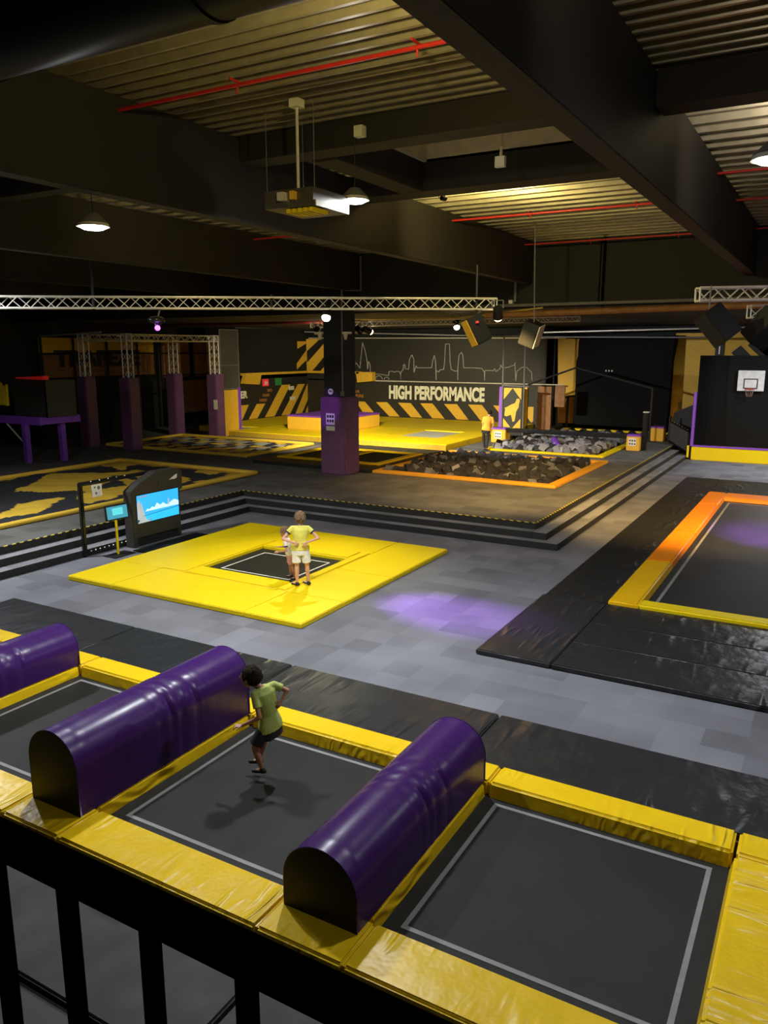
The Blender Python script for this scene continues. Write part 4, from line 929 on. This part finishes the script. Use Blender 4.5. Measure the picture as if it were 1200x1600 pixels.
# skylight gear
t = thing('skylight_motor', 'slim bar with a small white box hanging in the skylight', 'skylight opener', (-4.6, 11.3, 7.8))
G().box(-5.25, -4.1, 11.2, 11.26, 7.80, 7.84).make('bar', M_alu, t); G().tube((-4.45, 11.2, 7.8), (-4.35, 10.9, 7.30), .02, 8).make('rod', M_alu, t); G().path([(-4.7, 11.23, 7.82), (-4.7, 10.5, 8.2), (-4.7, 10.28, 8.2)], .015, 8).make('bracket', M_alu, t); G().box(-4.41, -4.27, 10.83, 10.9, 7.17, 7.31).make('white_box', M_white, t)
# equipment tray
t = thing('ceiling_equipment_tray', 'dark tray of equipment hanging from wires and a pole below the ceiling', 'equipment tray', (-6.35, 9.0, 6.5))
g = G(); g.box(-6.76, -6.02, 8.7, 8.73, 6.50, 6.72); g.box(-6.76, -6.73, 8.73, 9.55, 6.50, 6.72); g.box(-6.02, -5.99, 8.7, 9.55, 6.50, 6.72); g.box(-6.73, -6.02, 9.52, 9.55, 6.50, 6.72); g.box(-6.73, -6.02, 8.73, 9.52, 6.50, 6.515)
g.make('tray', mat('tray metal', (.10, .085, .06), .4, metal=.4), t)
g = G()
for k in range(5): g.box(-6.45+k*.09, -6.39+k*.09, 8.75, 9.1, 6.44, 6.49)
g.make('slats', M_yflat, t); G().box(-6.5, -6.4, 8.62, 8.7, 6.58, 6.68).make('connector', M_alu, t); G().box(-6.3, -6.24, 8.62, 8.7, 6.58, 6.68).make('connector', M_ypaint, t)
G().box(-5.99, -5.975, 8.75, 9.5, 6.5, 6.57).make('painted_reflection', M_white, t)  # white strip paints the bright reflection along the tray edge
G().tube((-6.25, 8.75, 6.6), (-6.25, 8.75, 7.72), .02, 10).make('pole', M_alu, t); G().box(-6.32, -6.18, 8.68, 8.82, 7.68, 7.78).make('ceiling_box', M_text, t)
g = G()
for x, y in ((-6.75, 8.75), (-6.0, 8.75), (-6.7, 9.5)): g.tube((x, y, 6.7), (x, y, 7.75), .005, 6)
g.make('wires', M_grey, t)
t = thing('junction_box', 'small pale box on the ceiling above the middle high bay lamp', 'junction box', (-5.95, 9.78, 7.55)); G().box(-6.01, -5.88, 9.72, 9.83, 7.52, 7.66).make('case', M_text, t)

# ================================================================== TRAPEZE RIG
t = thing('trapeze_rig', 'silver box truss rig on four purple padded posts at left', 'rig', (-27.2, 26.4, .5))
PO = [(-28.55, 23.75), (-25.9, 23.75), (-28.55, 29.1), (-25.9, 29.1)]
for i, (x, y) in enumerate(PO):
    G().box(x-.3, x+.3, y-.3, y+.3, .5, 3.55).make('post_pad', M_pdull, t, bevel=.04, smooth='auto', seg=2)
    truss('', '', (x, y, 3.5), (x, y, 5.35), .3, parent=t, up=(1,0,0), r=.025)
for a, b in (((-28.7, 23.75), (-25.7, 23.75)), ((-28.7, 29.1), (-25.7, 29.1)), ((-28.55, 23.6), (-28.55, 29.3)), ((-25.9, 23.6), (-25.9, 29.3))):
    truss('', '', (a[0], a[1], 5.2), (b[0], b[1], 5.2), .26, parent=t, r=.023)
G().box(-25.78, -25.55, 28.78, 28.795, 1.9, 2.35).make('notice', M_text, t)
# mural on left wall
t = thing('trapeze_mural', 'brown and yellow board wall lettered TRAPEZE behind the rig', 'mural wall', (-32, 29, .5))
G().box(-32.2, -32.02, 24.25, 31.2, 4.55, 5.25).make('top_board', M_ypaint, t); G().box(-32.2, -32.03, 24.25, 31.2, 3.4, 4.54).make('lower_board', M_rust, t)
G().box(-32.2, -32.03, 31.9, 33.9, 3.2, 5.25).make('brown_board', M_rust, t); G().box(-32.2, -32.03, 34.3, 37, 3.2, 5.25).make('brown_board', M_rust, t)
text('lettering', 'TRAPEZE', M_black, t, (-32.0, 24.9, 3.88), (5.3, .80), FACE_E, bold=.05)
g = G()
for y in (24.2, 26, 28, 30, 31.5, 34.1): g.tube((-31.95, y, .5), (-31.95, y, 5.3), .05)
for z in (3.3, 2.4, 4.5): g.tube((-31.95, 24.2, z), (-31.95, 37, z), .035)
g.make('net_frame', M_black, t)
G().box(-31.98, -31.96, 29.3, 29.75, 3.9, 4.35).make('notice', M_grey, t); G().box(-31.98, -31.94, 28.9, 29.6, 2.1, 2.35).make('label_plate', M_grey, t)
G().prism([(-31.9, 33, 1.2), (-31.9, 37, 1.2), (-31.9, 37, 3.0), (-31.9, 33, 3.0)], (.05, 0, 0)).make('ramp_board', M_rust, t)

# ================================================================== PURPLE PLATFORM AT LEFT
t = thing('ninja_platform', 'raised purple platform on posts at the left edge', 'platform', (-26.5, 18.8, .5))
g = G(); g.box(-31, -25.35, 18.9, 19.0, 1.95, 2.25); g.box(-25.45, -25.35, 19.0, 20.7, 1.97, 2.25); g.make('fascia', M_purple, t, bevel=.01)
G().box(-31, -25.45, 19.0, 20.7, 2.1, 2.2).make('deck_board', M_dgrey, t)
for x, y in ((-26.3, 18.95), (-25.6, 20.0)): G().box(x-.1, x+.1, y-.1, y+.1, .5, 1.95).make('leg', M_purple, t)
G().tube((-27.4, 18.95, 1.95), (-26.4, 18.95, 1.2), .03).make('brace', M_alu, t)
g = G(); 
for x0, y0, x1, y1 in ((-27.0, 19.1, -25.2, 19.1), (-25.2, 19.1, -25.2, 20.4)): g.box(min(x0,x1)-.02, max(x0,x1)+.02, min(y0,y1)-.02, max(y0,y1)+.02, 2.25, 3.6)
g.make('mesh_guard', mat('guard mesh', (.035, .036, .03), .5), t)
G().prism([(-26.7, 19.0, 3.64), (-25.0, 18.9, 3.62), (-25.0, 18.9, 3.76), (-26.7, 19.0, 3.68)], (0, .25, 0)).make('red_pad', mat('red pad', (.7, .02, .02), .5, emit=.12), t)
g = G(); random.seed(11)
for k in range(7):
    x = -27.75+k*.11; g.tube((x, 18.85, 2.62+.05*random.random()), (x+.05, 18.85, 3.45+.1*math.sin(k)), .07, 8, .05)
tag(g.make('hanging_vest', M_yflat, smooth='auto'), 'bundle of yellow vests hanging at the left edge on the purple platform', 'vests')

# ================================================================== RAILING IN FRONT
t = thing('balcony_railing', 'thick black balcony railing in the lower left foreground', 'railing', (-.4, .44, 3.1))
M_rail = mat('black rail paint', (.0012, .0012, .0012), .9, spec=.0)
G().box(-3.2, 1.8, .438, .466, 4.168, 4.2).make('top_rail', M_rail, t, bevel=.003)
for k in range(-10, 12):
    x = -.396+k*.117; G().tube((x, .452, 3.15), (x, .452, 4.17), .0105, 14).make('baluster', M_rail, t, smooth='auto')
G().box(-3.2, 1.8, .425, .46, 3.12, 3.16).make('bottom_rail', M_black, t)

# ================================================================== PEOPLE
# joints are given in a local frame: x to the viewer's right, y away, z up; the empty turns that frame in the hall
def hand(g, w, d, n, s, curl=.35, side=1):
    """w wrist, d pointing direction, n palm normal"""
    w = Vector(w); d = Vector(d).normalized(); n = Vector(n); n = (n-d*n.dot(d)).normalized(); b = d.cross(n)*side
    pw = .040*s; pl = .085*s
    for k in (-1, -.35, .35, 1): g.cap(w+b*k*pw*.45, w+d*pl+b*k*pw*.82, .014*s, .0135*s, 8)
    for i, (o, ln) in enumerate(((-1, .058), (-.35, .072), (.35, .078), (1, .066))):
        p = w+d*pl+b*o*pw*.9; c = curl*(1+.15*i)
        d1 = (d*math.cos(c)+n*math.sin(c)+b*o*.06).normalized(); d2 = (d*math.cos(c*2.3)+n*math.sin(c*2.3)).normalized()
        q = p+d1*ln*.55*s; g.cap(p, q, .0098*s, .009*s, 8); g.cap(q, q+d2*ln*.5*s, .009*s, .0078*s, 8)
    p = w+d*pl*.3+b*pw*.9; q = p+(d*.7+b*.75+n*.25).normalized()*.045*s; g.cap(p, q, .013*s, .011*s, 8); g.cap(q, q+(d+b*.25+n*.35).normalized()*.032*s, .011*s, .009*s, 8)
def frame_of(d, f):
    z = Vector(d).normalized(); y = Vector(f); y = (y-z*y.dot(z)).normalized(); x = y.cross(z)
    return Matrix((x, y, z)).transposed()
def person(loc, rz, J, s, label, skin, hair, shirt, pants, shoe, pants_len='short', sleeve=.55, trim=None, faceY=(0,1,0), child=True, hairlen=1.0, headdir=None, cuffs=None, group=None, vox=.0085, socks=None, headr=.1):
    t = thing('person', label, 'person', (0,0,0), group)
    V = {k: Vector(v) for k, v in J.items()}
    fdir = Vector(faceY).normalized(); hd = Vector(headdir or faceY).normalized()
    hips = (V['hipL']+V['hipR'])/2; sh = (V['shL']+V['shR'])/2
    spine = (sh-hips).normalized()
    hw = (V['hipR']-V['hipL']).length; sw = (V['shR']-V['shL']).length
    rx = .5*sw
    fr = frame_of(spine, fdir)
    g = G()
    # trunk
    g.loft([(hips-spine*.05*s, hw*.62, .085*s, fr), (hips+spine*.02*s, hw*.95, .105*s, fr), (hips.lerp(sh, .35), rx*.74, .088*s, fr), (hips.lerp(sh, .7), rx*.88, .105*s, fr), (sh-spine*.03*s, rx*.98, .095*s, fr), (sh+spine*.02*s, rx*.62, .07*s, fr), (sh+spine*.05*s, .05*s, .05*s, fr)])
    hc = V['head']; hr = headr
    g.cap(sh+spine*.0*s, hc-spine*hr*.6, .052*s, .046*s)
    # head: skull, jaw, nose, ears
    fx = frame_of((V['head']-sh).normalized() if not headdir else Vector((0,0,1)), hd)
    R3 = fx
    g.ball(hc, (hr*.80, hr*.96, hr*1.0), 20, R3)
    g.ball(hc+R3 @ Vector((0, hr*.28, -hr*.52)), (hr*.58, hr*.6, hr*.58), 16, R3)
    g.cap(hc+R3 @ Vector((0, hr*.9, .05*hr)), hc+R3 @ Vector((0, hr*1.1, -hr*.25)), hr*.09, hr*.15, 8)
    for e in (-1, 1): g.ball(hc+R3 @ Vector((e*hr*.82, 0, -hr*.1)), (hr*.09, hr*.17, hr*.26), 10, R3)
    for q in 'LR':
        a = V['sh'+q]; e = V['el'+q]; w_ = V['wr'+q]
        g.cap(a, e, .043*s, .034*s); g.cap(e, w_, .035*s, .024*s)
        hdv = V.get('hd'+q, w_-e); n = V.get('pn'+q, Vector((0, 0, -1)))
        hand(g, w_, hdv, n, s*(.95 if child else 1), side=1 if q == 'L' else -1)
        h = V['hip'+q]; k = V['kn'+q]; an = V['an'+q]
        g.cap(h, k, .078*s, .052*s); g.cap(k, k.lerp(an, .35), .050*s, .052*s); g.cap(k.lerp(an, .35), an, .052*s, .032*s)
        td = V['toe'+q].normalized(); g.cap(an-Vector((0,0,.025*s)), an+td*.13*s-Vector((0,0,.04*s)), .034*s, .026*s)
    body = g.make('body', skin, t, remesh=vox*s, sm=4)
    # face
    for e in (-1, 1): G().ball(hc+R3 @ Vector((e*hr*.33, hr*.80, hr*.05)), hr*.115, 10).make('eye', M_hairD, t, smooth=True)
    G().cap(hc+R3 @ Vector((-hr*.2, hr*.86, -hr*.55)), hc+R3 @ Vector((hr*.2, hr*.86, -hr*.55)), hr*.05, n=8).make('mouth', M_pink, t, smooth=True)
    # hair
    g = G(); g.ball(hc+R3 @ Vector((0, -hr*.13, hr*.17)), (hr*.93, hr*1.0, hr*.98), 20, R3); g.ball(hc+R3 @ Vector((0, -hr*.32, -hr*.30*hairlen)), (hr*.80, hr*.72, hr*.62), 16, R3)
    rr = random.Random(5)
    for k in range(46):
        a = rr.uniform(0, 6.28); b = rr.uniform(-.15, 1); v = Vector((math.cos(a)*math.sqrt(max(0,1-b*b)), math.sin(a)*math.sqrt(max(0,1-b*b))*1.0, b))
        if v.y > .55 and v.z < .45: continue
        c = hc+R3 @ (Vector((0, -hr*.13, hr*.17))+Vector((v.x*hr*.86, v.y*hr*.93, v.z*hr*.9))); g.cap(c, c+R3 @ Vector((v.y*.3*hr, -v.x*.3*hr-.1*hr, -.35*hr)), hr*.15, hr*.1, 6)
    g.make('hair', hair, t, remesh=vox*s*.9, sm=1)
    # shirt
    g = G(); ex = .014*s; hem = hips+spine*.01*s
    g.loft([(hips-spine*.055*s, hw*1.04+ex, .115*s+ex, fr), (hem+spine*.03*s, hw*.99+ex, .112*s+ex, fr), (hips.lerp(sh, .35), rx*.80+ex, .098*s+ex, fr), (hips.lerp(sh, .7), rx*.92+ex, .110*s+ex, fr), (sh-spine*.03*s, rx*.99+ex, .098*s+ex, fr), (sh+spine*.035*s, rx*.66, .074*s, fr), (sh+spine*.06*s, .064*s, .062*s, fr)])
    for q in 'LR':
        a = V['sh'+q]; e = V['el'+q]; b = a.lerp(e, sleeve); g.cap(sh+spine*.01*s, a, .056*s, .054*s); g.tube(a, b, .054*s, 14, .060*s)
        if cuffs: G().tube(a.lerp(e, sleeve-.06), a.lerp(e, sleeve+.035), .060*s, 16, .061*s).make('sleeve_cuff', cuffs, t, smooth='auto')
    g.make('shirt', shirt, t, remesh=vox*s, sm=3)
    # trousers / shorts
    g = G(); ln = .86 if pants_len == 'short' else 1.0
    g.loft([(hips-spine*.17*s, hw*.95+ex, .10*s+ex, fr), (hips-spine*.02*s, hw*1.0+ex*.6, .112*s+ex*.6, fr), (hips+spine*.06*s, hw*.86+ex*.5, .10*s+ex*.4, fr)])
    for q in 'LR':
        h = V['hip'+q]; k = V['kn'+q]; an = V['an'+q]
        if pants_len == 'short': g.tube(h+Vector((0,0,.02*s)), h.lerp(k, ln), .093*s, 16, .102*s); g.ball(h, .09*s, 12)
        else: g.cap(h, k, .086*s, .060*s); g.tube(k, an+Vector((0,0,.02*s)), .060*s, 14, .046*s); g.ball(k, .06*s)
    g.make('shorts' if pants_len == 'short' else 'trousers', pants, t, remesh=vox*s, sm=3)
    for q in 'LR':
        an = V['an'+q]; td = V['toe'+q].normalized(); td = Vector((td.x, td.y, td.z*.5)).normalized()
        g = G(); base = an-Vector((0,0,.045*s)); g.cap(base-td*.03*s, base+td*.13*s, .038*s, .030*s); g.cap(an-Vector((0,0,.01*s)), base, .037*s, .04*s)
        g.make('shoe', shoe, t, remesh=vox*s*.8, sm=3)
        if socks: G().tube(an, an+Vector((0,0,.05*s)), .036*s, 14).make('sock', socks, t, smooth='auto')
    t.location = loc; t.rotation_euler = (0, 0, rz); WL[t.name] = Vector(loc)
    return t
# boy with hands on his back, seen from behind, on the yellow mat
person((-8.83, 12.17, .1), YAW+.06, dict(head=(.01,.03,1.385), shL=(-.155,0,1.185), shR=(.165,0,1.185), elL=(-.33,-.07,.985), elR=(.36,-.07,.995), wrL=(-.125,-.15,.93), wrR=(.125,-.15,.925),
    hdL=(1,0,-.55), hdR=(-.5,-.05,-.9), pnL=(.1,1,0), pnR=(-.1,1,0), hipL=(-.085,0,.80), hipR=(.085,0,.80), knL=(-.075,.01,.44), knR=(.125,.03,.44), anL=(-.075,0,.085), anR=(.145,.05,.085), toeL=(-.85,.5,0), toeR=(-.75,.6,0)),
    .88, 'boy in yellow shirt and white shorts standing on the yellow mat, hands on back', M_skin, M_hairB, M_shirtY, M_shortsW, M_shoe, sleeve=.42, cuffs=M_navy, child=True, headdir=(.1,1,-.1), headr=.118)
# small child in front of him
person((-9.40, 12.62, .035), YAW+.06, dict(head=(-.115,.0,1.02), shL=(-.10,-.10,.86), shR=(-.06,.11,.86), elL=(-.07,-.19,.66), elR=(-.08,.2,.66), wrL=(-.23,-.17,.64), wrR=(-.25,.16,.66), hdL=(-1,0,.1), hdR=(-1,0,.1), pnL=(0,.2,-1), pnR=(0,0,-1),
    hipL=(-.03,-.06,.58), hipR=(-.02,.06,.58), knL=(.02,-.07,.31), knR=(-.02,.08,.31), anL=(.09,-.07,.07), anR=(-.01,.09,.07), toeL=(-1,0,0), toeR=(-1,.1,0)),
    .66, 'small child in white shirt and pink shorts facing left behind the boy on the mat', M_skin2, M_hairB, M_shirtW, M_pink, M_shoe, sleeve=.6, cuffs=M_navy, faceY=(-1,.1,0), headdir=(-1,.3,-.1), headr=.103)
# jumping child
person((-5.2, 6.29, .04), YAW+.05, dict(head=(-.055,-.02,1.165), shL=(-.01,-.10,.985), shR=(.185,.08,1.02), elL=(.05,-.2,.77), elR=(.335,.07,.95), wrL=(-.15,-.12,.64), wrR=(.27,.02,.86), hdL=(-1,.1,-.1), hdR=(-.4,-.4,-.6), pnL=(0,.2,-1), pnR=(-.5,.5,0),
    hipL=(.09,-.05,.57), hipR=(.19,.06,.58), knL=(-.03,-.08,.36), knR=(.06,.08,.36), anL=(.04,-.05,.085), anR=(-.01,.1,.12), toeL=(-1,.2,-.15), toeR=(-1,.2,-.2)),
    .78, 'child in lime shirt and black shorts jumping above the trampoline', M_skin2, M_hairD, M_shirtG, M_shortsB, M_shoe, sleeve=.6, faceY=(-.75,.66,-.1), headdir=(-.85,.35,-.35), hairlen=.9, headr=.114)
# man in orange
person((-12.66, 30.87, .5), YAW-.12, dict(head=(.17,.05,1.60), shL=(-.08,0,1.40), shR=(.27,0,1.38), elL=(-.13,-.02,1.10), elR=(.32,-.03,1.09), wrL=(-.09,.05,.86), wrR=(.27,.05,.86), hdL=(0,.1,-1), hdR=(0,.1,-1), pnL=(1,0,0), pnR=(-1,0,0),
    hipL=(-.06,0,.92), hipR=(.12,0,.92), knL=(-.07,.06,.5), knR=(.09,-.02,.5), anL=(-.01,.08,.09), anR=(.07,-.1,.09), toeL=(-.4,1,0), toeR=(.5,1,0)),
    1.0, 'man in orange shirt and black trousers walking between the foam pits', M_skin2, M_hairD, M_shirtO, M_shortsB, M_shoe, pants_len='long', sleeve=.75, child=False, headdir=(.3,1,-.3), vox=.011, hairlen=.6)
